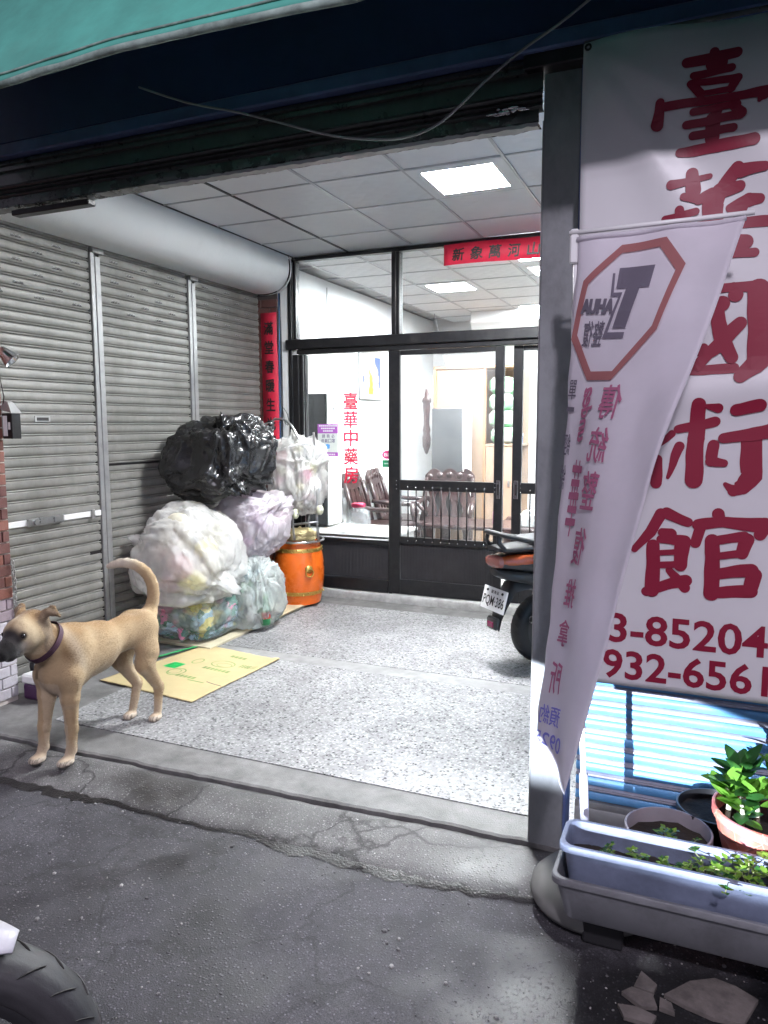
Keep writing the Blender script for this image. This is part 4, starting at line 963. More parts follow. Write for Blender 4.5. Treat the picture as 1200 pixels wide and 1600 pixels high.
bf = lambda u, v: (BX0+(BX1-BX0)*u, BY-bdisp(BX0+(BX1-BX0)*u, BZ0+(BZ1-BZ0)*v), BZ0+(BZ1-BZ0)*v)
t = thing('hanging_banner', 'large white vinyl banner with big dark red characters and phone numbers', 'banner', (.04, BY, BZ0))
obj('sheet', MB().sheet(bf, 44, 100, (0, .0015, 0)), vinyl, t, True)
ink = Ink()
BRUSH = [[(-0.093,2.623,0.0144),(-0.025,2.628,0.0163),(0.041,2.631,0.0154)],[(-0.022,2.644,0.0134),(-0.015,2.612,0.0298)],[(-0.073,2.583,0.0115),(0.028,2.592,0.012)],[(-0.078,2.556,0.0134),(-0.052,2.525,0.0134)],[(-0.076,2.56,0.0106),(0.046,2.562,0.012)],[(0.044,2.561,0.013),(0.027,2.532,0.012)],[(-0.041,2.527,0.0086),(0.031,2.532,0.0096)],[(-0.164,2.502,0.012),(-0.057,2.502,0.0134),(0.076,2.507,0.0134),(0.138,2.507,0.0163)],[(-0.165,2.513,0.0134),(-0.168,2.479,0.0154),(-0.171,2.453,0.0173)],[(-0.072,2.475,0.0106),(0.046,2.481,0.0115)],[(0.038,2.476,0.0125),(0.055,2.453,0.0173)],[(-0.09,2.443,0.0115),(0.055,2.448,0.0134)],[(-0.002,2.47,0.0115),(-0.017,2.447,0.0192),(-0.017,2.396,0.0192)],[(-0.068,2.412,0.0115),(0.041,2.415,0.012)],[(-0.101,2.369,0.0144),(0.002,2.372,0.0173),(0.095,2.378,0.0173)],[(0.116,2.501,0.0173),(0.105,2.482,0.0058)],[(-0.123,2.276,0.0144),(-0.019,2.291,0.0077)],[(-0.067,2.304,0.0182),(-0.062,2.253,0.0221)],[(-0.086,2.239,0.0115),(-0.045,2.225,0.0144),(-0.008,2.236,0.0221),(0.028,2.247,0.0192),(0.066,2.253,0.0154)],[(0.056,2.304,0.0182),(0.012,2.247,0.0211),(-0.005,2.219,0.0298),(-0.004,2.158,0.0298)],[(0.066,2.295,0.0202),(0.128,2.299,0.0125)],[(-0.137,2.178,0.0115),(-0.052,2.191,0.0106)],[(-0.097,2.202,0.0134),(-0.094,2.176,0.0144)],[(0.043,2.196,0.013),(0.091,2.212,0.0202),(0.119,2.213,0.0144)],[(0.071,2.197,0.0192),(0.066,2.176,0.0163)],[(-0.127,2.144,0.0125),(-0.004,2.149,0.0144),(0.144,2.15,0.0163)],[(-0.112,2.102,0.0125),(0.088,2.096,0.0221)],[(-0.005,2.158,0.0288),(0.001,2.039,0.0269)],[(-0.097,2.056,0.0125),(0.114,2.064,0.0134)],[(0.004,1.963,0.0134),(0.062,1.966,0.0134),(0.135,1.964,0.0173)],[(0.131,1.954,0.0317),(0.138,1.829,0.0298),(0.136,1.745,0.0298),(0.091,1.702,0.0192)],[(0.063,1.95,0.0144),(0.068,1.942,0.0211)],[(0.031,1.919,0.0221),(0.019,1.911,0.0192),(0.025,1.866,0.0202),(0.038,1.814,0.023),(0.065,1.759,0.0182)],[(0.084,1.859,0.0192),(0.038,1.803,0.023),(-0.0,1.773,0.0173),(-0.037,1.729,0.0154)],[(-0.097,1.721,0.0144),(-0.036,1.723,0.0144),(0.073,1.727,0.0154)],[(-0.012,1.791,0.013),(-0.026,1.774,0.0077)],[(-0.094,1.959,0.024),(-0.093,1.841,0.024),(-0.093,1.726,0.0221)],[(-0.094,1.966,0.0163),(0.004,1.963,0.0134)],[(-0.019,1.619,0.0202),(-0.022,1.516,0.025),(-0.022,1.387,0.0259)],[(-0.075,1.544,0.0134),(0.03,1.566,0.0154)],[(0.007,1.613,0.0077),(0.039,1.606,0.0144)],[(-0.068,1.49,0.0154),(-0.086,1.435,0.0115),(-0.101,1.394,0.0058)],[(0.028,1.495,0.0173),(0.023,1.446,0.0163),(0.059,1.442,0.012)],[(0.089,1.602,0.0182),(0.152,1.613,0.0192)],[(0.054,1.516,0.0154),(0.124,1.526,0.0192),(0.188,1.541,0.0211)],[(0.132,1.516,0.0298),(0.137,1.402,0.0288),(0.115,1.369,0.023),(0.09,1.357,0.0173),(0.068,1.377,0.0067)],[(-0.094,1.532,0.0115),(-0.133,1.496,0.0096)],[(-0.131,1.448,0.0144),(-0.135,1.376,0.0173)],[(-0.141,1.467,0.0115),(-0.18,1.419,0.0096)],[(-0.116,1.275,0.018),(-0.144,1.217,0.0164),(-0.191,1.161,0.0115)],[(-0.099,1.279,0.018),(-0.036,1.254,0.0148)],[(-0.109,1.218,0.0131),(-0.083,1.214,0.018)],[(-0.112,1.196,0.0131),(-0.041,1.196,0.018)],[(-0.133,1.176,0.0197),(-0.133,1.032,0.023)],[(-0.046,1.188,0.023),(-0.053,1.118,0.0197)],[(-0.122,1.151,0.009),(-0.064,1.159,0.009)],[(-0.12,1.112,0.0107),(-0.053,1.121,0.0115)],[(-0.149,1.025,0.0148),(-0.083,1.053,0.0164),(-0.034,1.07,0.0197)],[(-0.085,1.099,0.0115),(-0.035,1.047,0.0164)],[(0.052,1.283,0.018),(0.059,1.261,0.0148)],[(-0.009,1.192,0.0164),(0.002,1.242,0.0164)],[(-0.006,1.245,0.018),(0.066,1.259,0.0164),(0.174,1.254,0.023)],[(0.177,1.255,0.023),(0.168,1.226,0.018)],[(0.039,1.201,0.0213),(0.041,1.035,0.023)],[(0.043,1.201,0.0131),(0.126,1.218,0.0164)],[(0.135,1.207,0.0213),(0.125,1.164,0.018)],[(0.053,1.153,0.0115),(0.13,1.164,0.0123)],[(0.055,1.096,0.0164),(0.149,1.114,0.0213)],[(0.157,1.101,0.023),(0.15,1.056,0.0197)],[(0.05,1.038,0.018),(0.152,1.051,0.0197)]]
def brush(P, mi=0):
    """one brush stroke: round nib of changing width drawn through the points (x, z, half width)"""
    Q = []
    for i in range(len(P)-1):
        n = max(2, int(math.dist(P[i][:2], P[i+1][:2])/.012)); Q += [tuple(P[i][k]+(P[i+1][k]-P[i][k])*q/n for k in range(3)) for q in range(n)]
    Q.append(P[-1]); Q = [(x+.004*mn.noise((x*14, z*14, 1)), z+.004*mn.noise((x*14, z*14, 8)), r_*(1+.10*mn.noise((x*25, z*25, 4)))) for x, z, r_ in Q]
    n = len(Q); L_ = []; R_ = []
    for i, (x, z, r_) in enumerate(Q):
        a_, b_ = Q[max(0, i-1)], Q[min(n-1, i+1)]; dx, dz = b_[0]-a_[0], b_[1]-a_[1]; l_ = math.hypot(dx, dz) or 1; L_.append((x-dz/l_*r_, z+dx/l_*r_)); R_.append((x+dz/l_*r_, z-dx/l_*r_))
    ink.put(L_+R_, [(i, i+1, n+i+1, n+i) for i in range(n-1)], mi); ink.lay += [brush.k % 40]*(2*n); brush.k += 1
    for (x, z, r_) in (Q[0], Q[-1]):
        ink.put([(x+r_*math.cos(2*math.pi*q/18), z+r_*math.sin(2*math.pi*q/18)) for q in range(18)], [tuple(range(18))], mi); ink.lay += [brush.k % 40]*18; brush.k += 1
    for (x, z, r_) in P[1:-1]:
        ink.put([(x+r_*math.cos(2*math.pi*q/18), z+r_*math.sin(2*math.pi*q/18)) for q in range(18)], [tuple(range(18))], mi); ink.lay += [brush.k % 40]*18; brush.k += 1
brush.k = 0
for P_ in BRUSH: brush(P_)
ink.txt('3-85204', -.262, .208, .845, .945, .02); ink.txt('932-6561', -.278, .215, .722, .822, .02)
ink.build('lettering', MT['dkred'], t, lambda x, z: (x, BY-bdisp(x, z)-.0022, z), .04)
g = MB()
for x, z in ((BX0+.015, BZ1-.015), (BX1-.015, BZ1-.015)): g.lathe([(.005,0),(.011,0),(.011,.003),(.005,.003),(.005,0)], (x, BY-bdisp(x,z)-.004, z), 14, axis='y'); 
obj('eyelets', g, MT['ink'], t, True)['kind'] = 'stuff'
obj('hanging_bar', MB().cyl((BX0-.01, 2.58, 2.765), (BX1+.01, 2.58, 2.765), .008, 8), MT['black'], t, True)

# ---- feather flag on a pole; the cloth swings towards the street at its foot
flagm = cloth('flag_cloth', (.84,.81,.86), .5, bump=.1)
A = [(0, -0.364, 2.3, 2.103), (0.12, -0.37, 2.283, 1.92), (0.24, -0.375, 2.266, 1.716), (0.4, -0.382, 2.244, 1.49), (0.6, -0.397, 2.216, 1.13), (0.8, -0.404, 2.188, 0.84), (0.92, -0.41, 2.171, 0.655), (1.0, -0.402, 2.16, 0.594)]
B = [(0, 0.080, 2.285, 2.112), (0.12, 0.022, 2.092, 1.879), (0.24, -0.032, 2.024, 1.695), (0.4, -0.097, 1.966, 1.482), (0.6, -0.169, 1.924, 1.174), (0.8, -0.226, 1.894, 0.915), (0.92, -0.265, 1.878, 0.74), (1.0, -0.295, 1.862, 0.608)]
def lerp(T, v):
    for i in range(len(T)-1):
        if v <= T[i+1][0] or i == len(T)-2:
            p0, p1, p2, p3 = T[max(i-1,0)], T[i], T[i+1], T[min(i+2,len(T)-1)]; s = (v-p1[0])/(p2[0]-p1[0])
            d1 = [(p2[q]-p0[q])/max(1e-6,(p2[0]-p0[0]))*(p2[0]-p1[0]) for q in (1,2,3)]; d2 = [(p3[q]-p1[q])/max(1e-6,(p3[0]-p1[0]))*(p2[0]-p1[0]) for q in (1,2,3)]
            h = (2*s**3-3*s*s+1, s**3-2*s*s+s, -2*s**3+3*s*s, s**3-s*s)
            return Vector([h[0]*p1[q+1]+h[1]*d1[q]+h[2]*p2[q+1]+h[3]*d2[q] for q in range(3)])
def flag(u, v, off=0.):
    a = lerp(A, v); b = lerp(B, v); d = (b-a); nrm = Vector((d.y, -d.x, 0)).normalized()   # towards the street
    u0 = .30*v
    if u >= u0: p = a.lerp(b, (u-u0)/(1-u0))
    else:
        k = (u0-u)*.45; p = a+Vector((.34*k, .92*k, 0)); nrm = Vector((-.94, .34, 0))
    bul = .006*math.sin(math.pi*u)*min(1, v*2.0) + .010*math.sin(u*13+v*3)*math.exp(-v*5) + .008*math.sin(u*4+v*7)*v + .006*math.sin(u*11-v*9)*min(1,v*3) + .004*mn.noise((u*6, v*9, 2))
    return p + nrm*(bul+off)
t = thing('feather_flag', 'pale lilac pole flag seen from behind, its mirrored pink and blue print showing through', 'flag', (-.30, 2.42, 0))
obj('cloth', MB().sheet(lambda u, v: flag(u, v), 26, 80, (0, .0012, 0)), flagm, t, True)
# printing in flag coordinates: x = u (0..1), y = v (0..1, down); H/W ~ 3.9
inks = [cloth('flag_pink', (.58,.20,.34), .4), cloth('flag_grey', (.20,.18,.23), .35), cloth('flag_brown', (.42,.17,.17), .35), cloth('flag_blue', (.30,.30,.80), .35), cloth('flag_pale_blue', (.50,.50,.86), .4)]
ink = Ink()
def T_(st, x0, x1, y0, y1, mi, th=.02, **k): ink.txt(st, x0, x1, -y1, -y0, 0., mi, True, wob=.001, fat=.013 if mi == 0 else .006, **k)
KV = .79
oc = [(.30,.030),(.575,.026),(.74,.085),(.685,.215),(.46,.327),(.26,.327),(.075,.235),(.105,.108)]
oc = [(x, y*KV) for x, y in oc]
cxm = sum(p[0] for p in oc)/8; cym = sum(p[1] for p in oc)/8
ink.ring([(x,-y) for x,y in oc], [(cxm+(x-cxm)*.865, -(cym+(y-cym)*.865)) for x,y in oc], 2)
def tp(P, mi=1): ink.poly([(x,-y*KV) for x,y in P], mi)
tp([(.325,.083),(.56,.083),(.56,.128),(.50,.128),(.47,.212),(.375,.212),(.405,.128),(.335,.128)])
tp([(.29,.094),(.305,.094),(.325,.137),(.385,.137),(.345,.221),(.47,.221),(.47,.233),(.315,.233),(.365,.145),(.31,.145)])
ink.txt('AHUA', .125, .345, -.182*KV, -.150*KV, .03, 1, True, fat=.02); T_('整復', .165, .315, .197*KV, .250*KV, 1, .012)
T_('傳', .42,.58,.268,.336,0); T_('統', .41,.57,.355,.420,0); T_('整', .41,.57,.435,.495,0); T_('復', .41,.57,.525,.585,0); T_('推', .41,.57,.612,.668,0); T_('拿', .41,.57,.695,.750,0); T_('所', .41,.57,.785,.845,0)
ink.txt('undea', .255, .355, -.385, -.275, .01, 0, True, rot=-math.pi/2, wob=.003, shear=.3, fat=.012); T_('華', .25,.37,.42,.54,0)
for k, ch in enumerate('單一經絡'): T_(ch, .11, .18, .258+k*.057, (.298 if ch != '一' else .268)+k*.057, 1, .01)
T_('預約', .34, .66, .868, .905, 3, .015); T_('0925', .34, .76, .922, .955, 3, .01)
ink.build('print', inks, t, lambda x, y: flag(x, -y, .0050), .035)
pole = [(-.372,2.315,2.125),(-.362,2.33,1.6),(-.345,2.36,1.0),(-.312,2.40,.36),(-.300,2.42,.06)]
obj('pole', MB().tube(pole, .0095, 10), MT['white'], t, True)
obj('pole_sleeve', MB().tube([(-.3155,2.397,.42),(-.300,2.42,.04)], .0145, 12), M('pole_sleeve', (.45,.46,.55), .4), t, True)
obj('cross_bar', MB().tube([(-.39,2.305,2.118),(.10,2.302,2.124)], .007, 8), MT['white'], t, True)
obj('corner_joint', MB().cb(-.388, -.362, 2.300, 2.326, 2.03, 2.13, .005), MT['white'], t)
obj('hem', MB().tube([tuple(flag(u/20, .004, .001)) for u in range(21)], .009, 6, flat=.8), flagm, t, True)
obj('flag_base', MB().lathe([(0,.0),(.195,.0),(.205,.02),(.20,.05),(.165,.085),(.10,.105),(.05,.115),(.03,.16),(.018,.165)], (-.275,2.405,-.012), 36), M('base_grey', (.20,.20,.19), .6, var=.2, dirt=.3), t, True)

# ---- flower boxes
def trough(name, x0, x1, y0, y1, z0, z1, mat, lab, taper=.03, bend=0.):
    t = thing(name, lab, 'flower box', ((x0+x1)/2, (y0+y1)/2, z0), group='plastic flower boxes')
    def ring(inset, z, r_=.035, n=6):
        P = []
        for cx_, cy_, a0 in ((x1-inset-r_, y1-inset-r_, 0), (x0+inset+r_, y1-inset-r_, 90), (x0+inset+r_, y0+inset+r_, 180), (x1-inset-r_, y0+inset+r_, 270)):
            for k in range(n+1):
                a = R(a0+90*k/n); P.append((cx_+r_*math.cos(a), cy_+r_*math.sin(a)+bend*math.sin(math.pi*((cx_-x0)/(x1-x0))), z))
        # extra points on the long sides so the front can bow
        return P
    prof_ = [(taper+.012, z0), (taper, z0+.01), (.014, z1-.035), (.012, z1-.022), (.0, z1-.020), (.0, z1-.004), (.003, z1), (.013, z1), (.016, z1-.004), (.018, z1-.03), (taper+.006, z0+.014)]
    rings = [ring(i, z) for i, z in prof_]; n = len(rings[0]); g = MB()
    V = [p for q in rings for p in q]; F = [(i*n+k, i*n+(k+1) % n, (i+1)*n+(k+1) % n, (i+1)*n+k) for i in range(len(rings)-1) for k in range(n)]
    F += [tuple(range(n))[::-1], tuple((len(rings)-1)*n+k for k in range(n))]
    obj('tub', g.add(V, F), mat, t, 40)
    return t
plA = M('box_grey_blue', (.18,.21,.30), .5, var=.3, vs=6, bump=.3, bs=60, dirt=.85, dcol=(.09,.10,.13), ds=5)
plB = M('box_grey', (.20,.205,.22), .55, var=.15, vs=5, bump=.2, bs=60, dirt=.8, dcol=(.075,.075,.08), ds=4)
trough('flower_box', -.362, .62, 2.078, 2.300, .090, .238, plB, 'lower grey flower box standing on the asphalt under another box', .035)
up_ = trough('flower_box', -.345, .60, 2.105, 2.278, .150, .327, plA, 'upper pale blue flower box filled with soil and weeds', .03)
for k, x in enumerate((-.22, .42)):
    tag(obj('support_block', MB().cb(x-.06, x+.06, 2.20, 2.30, -.03, .089, .005), MT['rubber'], None), ['black block under the left end of the lower flower box', 'black block under the right end of the lower flower box'][k], 'block', 'blocks under the flower boxes')
soil = M('soil', (.028,.021,.016), .95, var=.5, vs=25, bump=1., bs=70)
obj('soil', MB().grid(lambda u, v: (-.318+.888*u, 2.135+.117*v, .262+.012*fbm((u*14, v*3, 2), 3)), 60, 12), soil, up_, True)
def leaf(g, p, d, L, w, nrm=Vector((0,0,1)), mi=0, cup=.25, n=4, fold=.15):
    d = Vector(d).normalized(); s = d.cross(nrm); s = s.normalized() if s.length > 1e-4 else Vector((1,0,0)); nn = s.cross(d)
    V = []; F = []
    for i in range(n+1):
        a = i/n; ww = w*math.sin(math.pi*min(.97, a*.92+.06))**.8; c0 = Vector(p)+d*(L*a)-nn*(cup*L*a*a)
        V += [c0-s*ww+nn*fold*ww, c0, c0+s*ww+nn*fold*ww]
    for i in range(n):
        o = 3*i; F += [(o,o+1,o+4,o+3), (o+1,o+2,o+5,o+4)]
    g.add(V, F, mi)
MT['leaf1'] = cloth('leaf_bright', (.16,.36,.05), .35, .4, bump=.1, bs=60, var=.3); MT['leaf2'] = cloth('leaf_dark', (.03,.11,.025), .2, .35, bump=.1, bs=60, var=.3); MT['leaf3'] = cloth('weed_leaf', (.20,.36,.05), .3, .5, bump=.1, bs=60, var=.3)
MT['stem'] = M('stem', (.30,.32,.16), .6, var=.2)
def weed(x, y, z, h, n, lab, leafmats=('leaf3','leaf2'), r_=.018, spread=1.0):
    t = thing('weed', lab, 'weed', (x, y, z), group='weeds in the pots'); st = MB(); lf = MB()
    for k in range(n):
        a = random.uniform(0, 6.28); ln = h*random.uniform(.5, 1.1); out = spread*random.uniform(.2, .9)*ln
        tip = (x+math.cos(a)*out, y+math.sin(a)*out, z+ln*random.uniform(.5,1)); mid = (x+math.cos(a)*out*.4, y+math.sin(a)*out*.4, z+ln*.7)
        st.tube([(x,y,z),mid,tip], [.0022,.0018,.0012], 5)
        for q in range(7):
            b = random.uniform(0, 6.28); pp = Vector(mid).lerp(Vector(tip), random.uniform(.1, 1.05)); leaf(lf, pp, (math.cos(b), math.sin(b), random.uniform(.1,.9)), r_*random.uniform(.7,1.3), r_*.42, mi=random.choice((0,0,1)), n=2)
    obj('stem', st, MT['stem'], t, True); obj('leaves', lf, [MT[q] for q in leafmats], t, True)['kind'] = 'stuff'
    return t
weed(-.135, 2.19, .262, .05, 5, 'low green weed in the upper flower box below the round pot', r_=.016)
weed(-.05, 2.185, .262, .045, 6, 'small weed in the middle of the upper flower box', r_=.016)
weed(.065, 2.175, .262, .075, 9, 'bright sprawling weed in the upper flower box near the pink pot', r_=.022, spread=1.6)
weed(.17, 2.20, .262, .09, 7, 'long stemmed weed at the right of the upper flower box', r_=.02, spread=1.5)
weed(-.22, 2.20, .262, .04, 6, 'low weed at the left end of the upper flower box', ('leaf2','leaf3'), .014)
weed(.01, 2.20, .262, .05, 7, 'leafy weed between the two bright weeds of the upper box', r_=.018, spread=1.4)
weed(.12, 2.16, .262, .08, 8, 'trailing weed hanging over the front of the upper box', r_=.02, spread=1.9)
weed(.235, 2.225, .262, .10, 6, 'weed with bright leaves at the right edge of the picture', r_=.024)
# round pots behind
def pot(name, lab, cx_, cy_, r_, z0, z1, mat, taper=.75, soilz=.03):
    t = thing(name, lab, 'plant pot', (cx_, cy_, z0)); h = z1-z0
    prof_ = [(0,z0),(r_*taper,z0),(r_*taper+.004,z0+.01),(r_*.96,z1-.03),(r_*.97,z1-.028),(r_,z1-.026),(r_,z1-.002),(r_*.985,z1),(r_*.95,z1),(r_*.94,z1-.004),(r_*.93,z1-.04),(r_*.9,z1-.07)]
    obj('shell', MB().lathe(prof_, (cx_,cy_,0), 40), mat, t, 40)
    def sl(u, v): a = u*2*math.pi; return (cx_+r_*.915*v*math.cos(a), cy_+r_*.915*v*math.sin(a), z1-soilz+.008*mn.noise((cx_+v*math.cos(a)*3, v*math.sin(a)*3, 5)))
    obj('soil', MB().grid(sl, 28, 5), soil, t, True); return t
pot('grey_pot', 'grey round pot with ribbed rim behind the upper flower box', -.052, 2.455, .135, .0, .262, M('pot_grey', (.30,.28,.31), .6, var=.15, dirt=.3), .8, .045)
pot('black_pot', 'black plastic pot behind the grey round pot', .095, 2.665, .13, .0, .262, M('pot_black', (.015,.015,.017), .4, var=.2), .8)
weed(-.055, 2.42, .216, .06, 8, 'bright yellow green weed in the grey round pot', r_=.018)
weed(.015, 2.425, .216, .035, 6, 'tiny weed near the rim of the grey round pot', ('leaf2','leaf3'), .012)
tr = thing('pot_stand', 'dark upturned pot carrying the pink flower pot', 'pot stand', (.245, 2.47, 0)); obj('shell', MB().lathe([(.16,-.02),(.155,.15),(.15,.178),(0,.180)], (.245,2.47,0), 30), MT['rubber'], tr, 40)
def pinkm():
    m, tt, p, N, L = nt('pink_glaze'); tc = nd(tt, 'ShaderNodeTexCoord'); v = nd(tt, 'ShaderNodeTexVoronoi', i_Scale=17.); L.new(tc.outputs['Object'], v.inputs['Vector'])
    w_ = nd(tt, 'ShaderNodeTexNoise', i_Scale=9., i_Detail=4.); L.new(tc.outputs['Object'], w_.inputs['Vector'])
    a = ramp(tt, [(.35,(.55,.10,.10)),(.55,(.62,.20,.14)),(.7,(.50,.22,.26))]); L.new(w_.outputs[0], a.inputs[0])
    e = nd(tt, 'ShaderNodeTexVoronoi', i_Scale=17.); e.feature = 'DISTANCE_TO_EDGE'; L.new(tc.outputs['Object'], e.inputs['Vector'])
    s = ramp(tt, [(.0, 1.), (.05, 0.)]); L.new(e.outputs[0], s.inputs[0])
    L.new(mixc(tt, s.outputs[0], a.outputs[0], (.66,.36,.26)), p.inputs['Base Color']); p.inputs['Roughness'].default_value = .35
    b = nd(tt, 'ShaderNodeBump', i_Strength=.5, i_Distance=.004); L.new(s.outputs[0], b.inputs['Height']); L.new(b.outputs[0], p.inputs['Normal']); return m
pk = pot('pink_pot', 'pink glazed flower pot with flower relief holding a leafy plant', .245, 2.47, .172, .181, .375, pinkm(), .72, .05)
t = thing('leafy_plant', 'glossy green plant with rounded and pointed leaves in the pink pot', 'plant', (.22, 2.46, .325)); st = MB()
for (bx, by, hz, n, s, mats_) in ((.115,2.44,.11,15,.095,(0,)), (.155,2.50,.14,13,.11,(1,)), (.20,2.44,.12,14,.085,(0,1)), (.25,2.50,.16,14,.095,(0,1)), (.29,2.42,.12,13,.085,(0,)), (.15,2.40,.08,10,.07,(0,1))):
    top = Vector((bx+random.uniform(-.02,.02), by+random.uniform(-.02,.02), .325+hz))
    st.tube([(bx,by,.32),((bx+top.x)/2+.008,by,.325+hz*.5),tuple(top)], [.010,.008,.006], 7)
    for k in range(n):
        a = k*2.4+random.uniform(-.3,.3); el = random.uniform(.0,1.1); g = MB()
        leaf(g, top-Vector((0,0,random.uniform(0,.05))), (math.cos(a)*math.cos(el), math.sin(a)*math.cos(el), math.sin(el)+.1), s*random.uniform(.8,1.15), s*(.30 if 0 in mats_ else .24), cup=.12, n=6)
        obj('leaf', g, MT['leaf1'] if random.choice(mats_) == 0 else MT['leaf2'], t, True)
obj('stem', st, M('pale_stem', (.50,.48,.38), .6, var=.2), t, True)
# broken paving tiles on the asphalt
btm = M('broken_tile', (.155,.135,.125), .75, var=.35, vs=14, bump=.6, bs=60, dirt=.85, dcol=(.045,.04,.038), ds=9, coord='World')
def shard(P, lab, z=-.03, th=.012, tilt=0):
    cx_ = sum(p[0] for p in P)/len(P); cy_ = sum(p[1] for p in P)/len(P)
    g = MB().prism([(x-cx_, y-cy_) for x, y in P], 0, th)
    o = tag(obj('broken_tile', g, btm, None), lab, 'broken tile', 'broken tiles on the road'); o.location = (cx_, cy_, z); o.rotation_euler = (tilt, tilt*.5, 0)
shard([(-.035,2.055),(.03,2.135),(.095,2.175),(.15,2.165),(.205,2.135),(.165,2.03),(.09,2.02),(.02,2.035)], 'largest broken brown tile lying in front of the flower boxes', .0-.028, .012, .02)
shard([(-.115,2.055),(-.10,2.125),(-.055,2.085),(-.062,2.05)], 'upper small brown tile shard left of the large broken tile', -.028)
shard([(-.145,2.02),(-.12,2.05),(-.065,2.043),(-.05,2.0),(-.09,1.985)], 'middle small brown tile shard below the others', -.028)
shard([(-.045,2.04),(-.015,2.03),(-.005,1.995),(-.045,2.0)], 'tiny brown tile shard touching the large broken tile', -.028)
shard([(-.15,1.97),(-.10,1.98),(-.05,1.965),(-.06,1.93),(-.13,1.93)], 'brown tile shard at the bottom edge of the picture', -.028)
# ---- hanging wire over the lintel
pts = [(-.30,2.45,2.875),(-.375,2.45,2.826),(-.469,2.45,2.773),(-.566,2.45,2.727),(-.688,2.45,2.654),(-.838,2.45,2.551),(-.951,2.45,2.521),(-1.068,2.45,2.528),(-1.239,2.45,2.565),(-1.471,2.45,2.648),(-1.634,2.45,2.706),(-1.833,2.47,2.772),(-2.01,2.52,2.85),(-2.195,2.585,2.94)]
cu = [];
for i in range(len(pts)-1):
    p0, p1, p2, p3 = [Vector(pts[max(0,min(len(pts)-1,i+q))]) for q in (-1,0,1,2)]
    for k in range(4):
        s = k/4; cu.append(.5*(2*p1+(p2-p0)*s+(2*p0-5*p1+4*p2-p3)*s*s+(3*p1-p0-3*p2+p3)*s**3))
tag(obj('hanging_wire', MB().tube(cu+[pts[-1]], .0042, 6), MT['grey_cable'], None, True), 'thin grey wire drooping across the sign board and lintel', 'wire')
# ---- awning over the pavement
awm = M('awning_turquoise', (.09,.40,.32), .6, var=.25, vs=3, bump=.5, bs=14, dirt=.6, dcol=(.10,.30,.24), ds=2.5)
awd = M('awning_hem', (.26,.34,.30), .7, var=.5, vs=12, bump=.6, bs=40, dirt=.95, dcol=(.05,.075,.06), ds=5)
def aw(u, v):
    x = -3.6+5.2*u; sag = .012*math.sin(x*3.1)+.008*mn.noise((x*2,0,0))-.006*x
    cr = .012*math.sin(x*9+v*6)*v*(1-v)*3+.014*mn.noise((x*3.5, v*3, 6))
    return (x, 1.93+.62*v+.03*math.sin(v*3.1)-cr, 2.694+sag*(1-v)+.95*v+.03*math.sin(v*3.1))
t = thing('awning', 'turquoise canvas awning edge hanging into the top left corner', 'awning', (-1.0, 2.3, 2.7))
obj('canvas', MB().sheet(aw, 120, 24, (0,.004,.003)), awm, t, True)
obj('hem', MB().tube([(aw(i/60,0)[0], aw(i/60,0)[1]-.004, aw(i/60,0)[2]-.004+.004*mn.noise((i*.7,1,1))) for i in range(61)], [.012+.004*mn.noise((i*.9,5,0)) for i in range(61)], 10), awd, t, True)
obj('hem_seam', MB().tube([(aw(i/60,.05)[0], aw(i/60,.05)[1]-.004, aw(i/60,.05)[2]) for i in range(61)], .004, 6), awd, t, True)
# ---- wall lamp, lock box, chain, basin at the brick pillar
t = thing('wall_lamp', 'chrome spotlight fixed to the brick pillar at the left edge', 'lamp', (-3.54, 2.95, 1.94))
obj('arm', MB().tube([(-3.545,2.90,1.94),(-3.52,2.93,1.945),(-3.50,2.94,1.945)], .010, 8), MT['steel'], t, True)
sh = MB().lathe([(.014,-.04),(.026,-.035),(.032,.0),(.05,.045),(.053,.05),(.048,.046),(.03,.005),(.0,.0)], (0,0,0), 24); sh.xform(Matrix.Translation((-3.49,2.962,1.945)) @ Matrix.Rotation(R(-150),4,'X') @ Matrix.Rotation(R(35),4,'Y'))
obj('shade', sh, MT['chrome'], t, True)
tag(obj('lamp_wire', MB().tube([(-3.535,2.94,1.90),(-3.53,2.955,1.80),(-3.525,2.965,1.72),(-3.53,2.96,1.66)], .003, 5), MT['ink'], t, True))
t = thing('lock_box', 'small steel lock box with a dark front hanging beside the brick pillar', 'lock box', (-3.5, 2.985, 1.49))
obj('hood', MB().add([(-3.54,2.95,1.65),(-3.46,2.95,1.63),(-3.46,3.02,1.63),(-3.54,3.02,1.65),(-3.54,2.965,1.70),(-3.50,2.965,1.69),(-3.50,3.0,1.69),(-3.54,3.0,1.70)], [(3,2,1,0),(4,5,6,7),(0,1,5,4),(1,2,6,5),(2,3,7,6),(3,0,4,7)]), MT['rail'], t)
obj('case', MB().cb(-3.54, -3.465, 2.955, 3.015, 1.49, 1.628, .003), MT['frame'], t)
obj('plate', MB().cb(-3.53, -3.50, 2.9515, 2.957, 1.505, 1.615, .001), MT['alu_white'], t); obj('keyhole', MB().cb(-3.492, -3.478, 2.951, 2.957, 1.54, 1.58, .001), MT['white'], t)
t = thing('chain', 'steel chain hanging down the corner of the brick pillar', 'chain', (-3.53, 2.955, .4))
lk = MB().tube([(math.cos(a)*.009, 0, math.sin(a)*.017) for a in [2*math.pi*k/12 for k in range(12)]], .0028, 6, closed=True).mesh('link', MT['steel'], True)
for k in range(18):
    z = .80-k*.026; obj('link', lk, None, t, loc=Vector((-3.527+.006*math.sin(k*.5), 2.955+.001*k, z))-t.location, rot=(0, 0, R(20+(90 if k % 2 else 0))))
t = thing('plastic_basin', 'dark purple plastic tub with white lid at the foot of the brick pillar', 'tub', (-3.45, 3.02, 0))
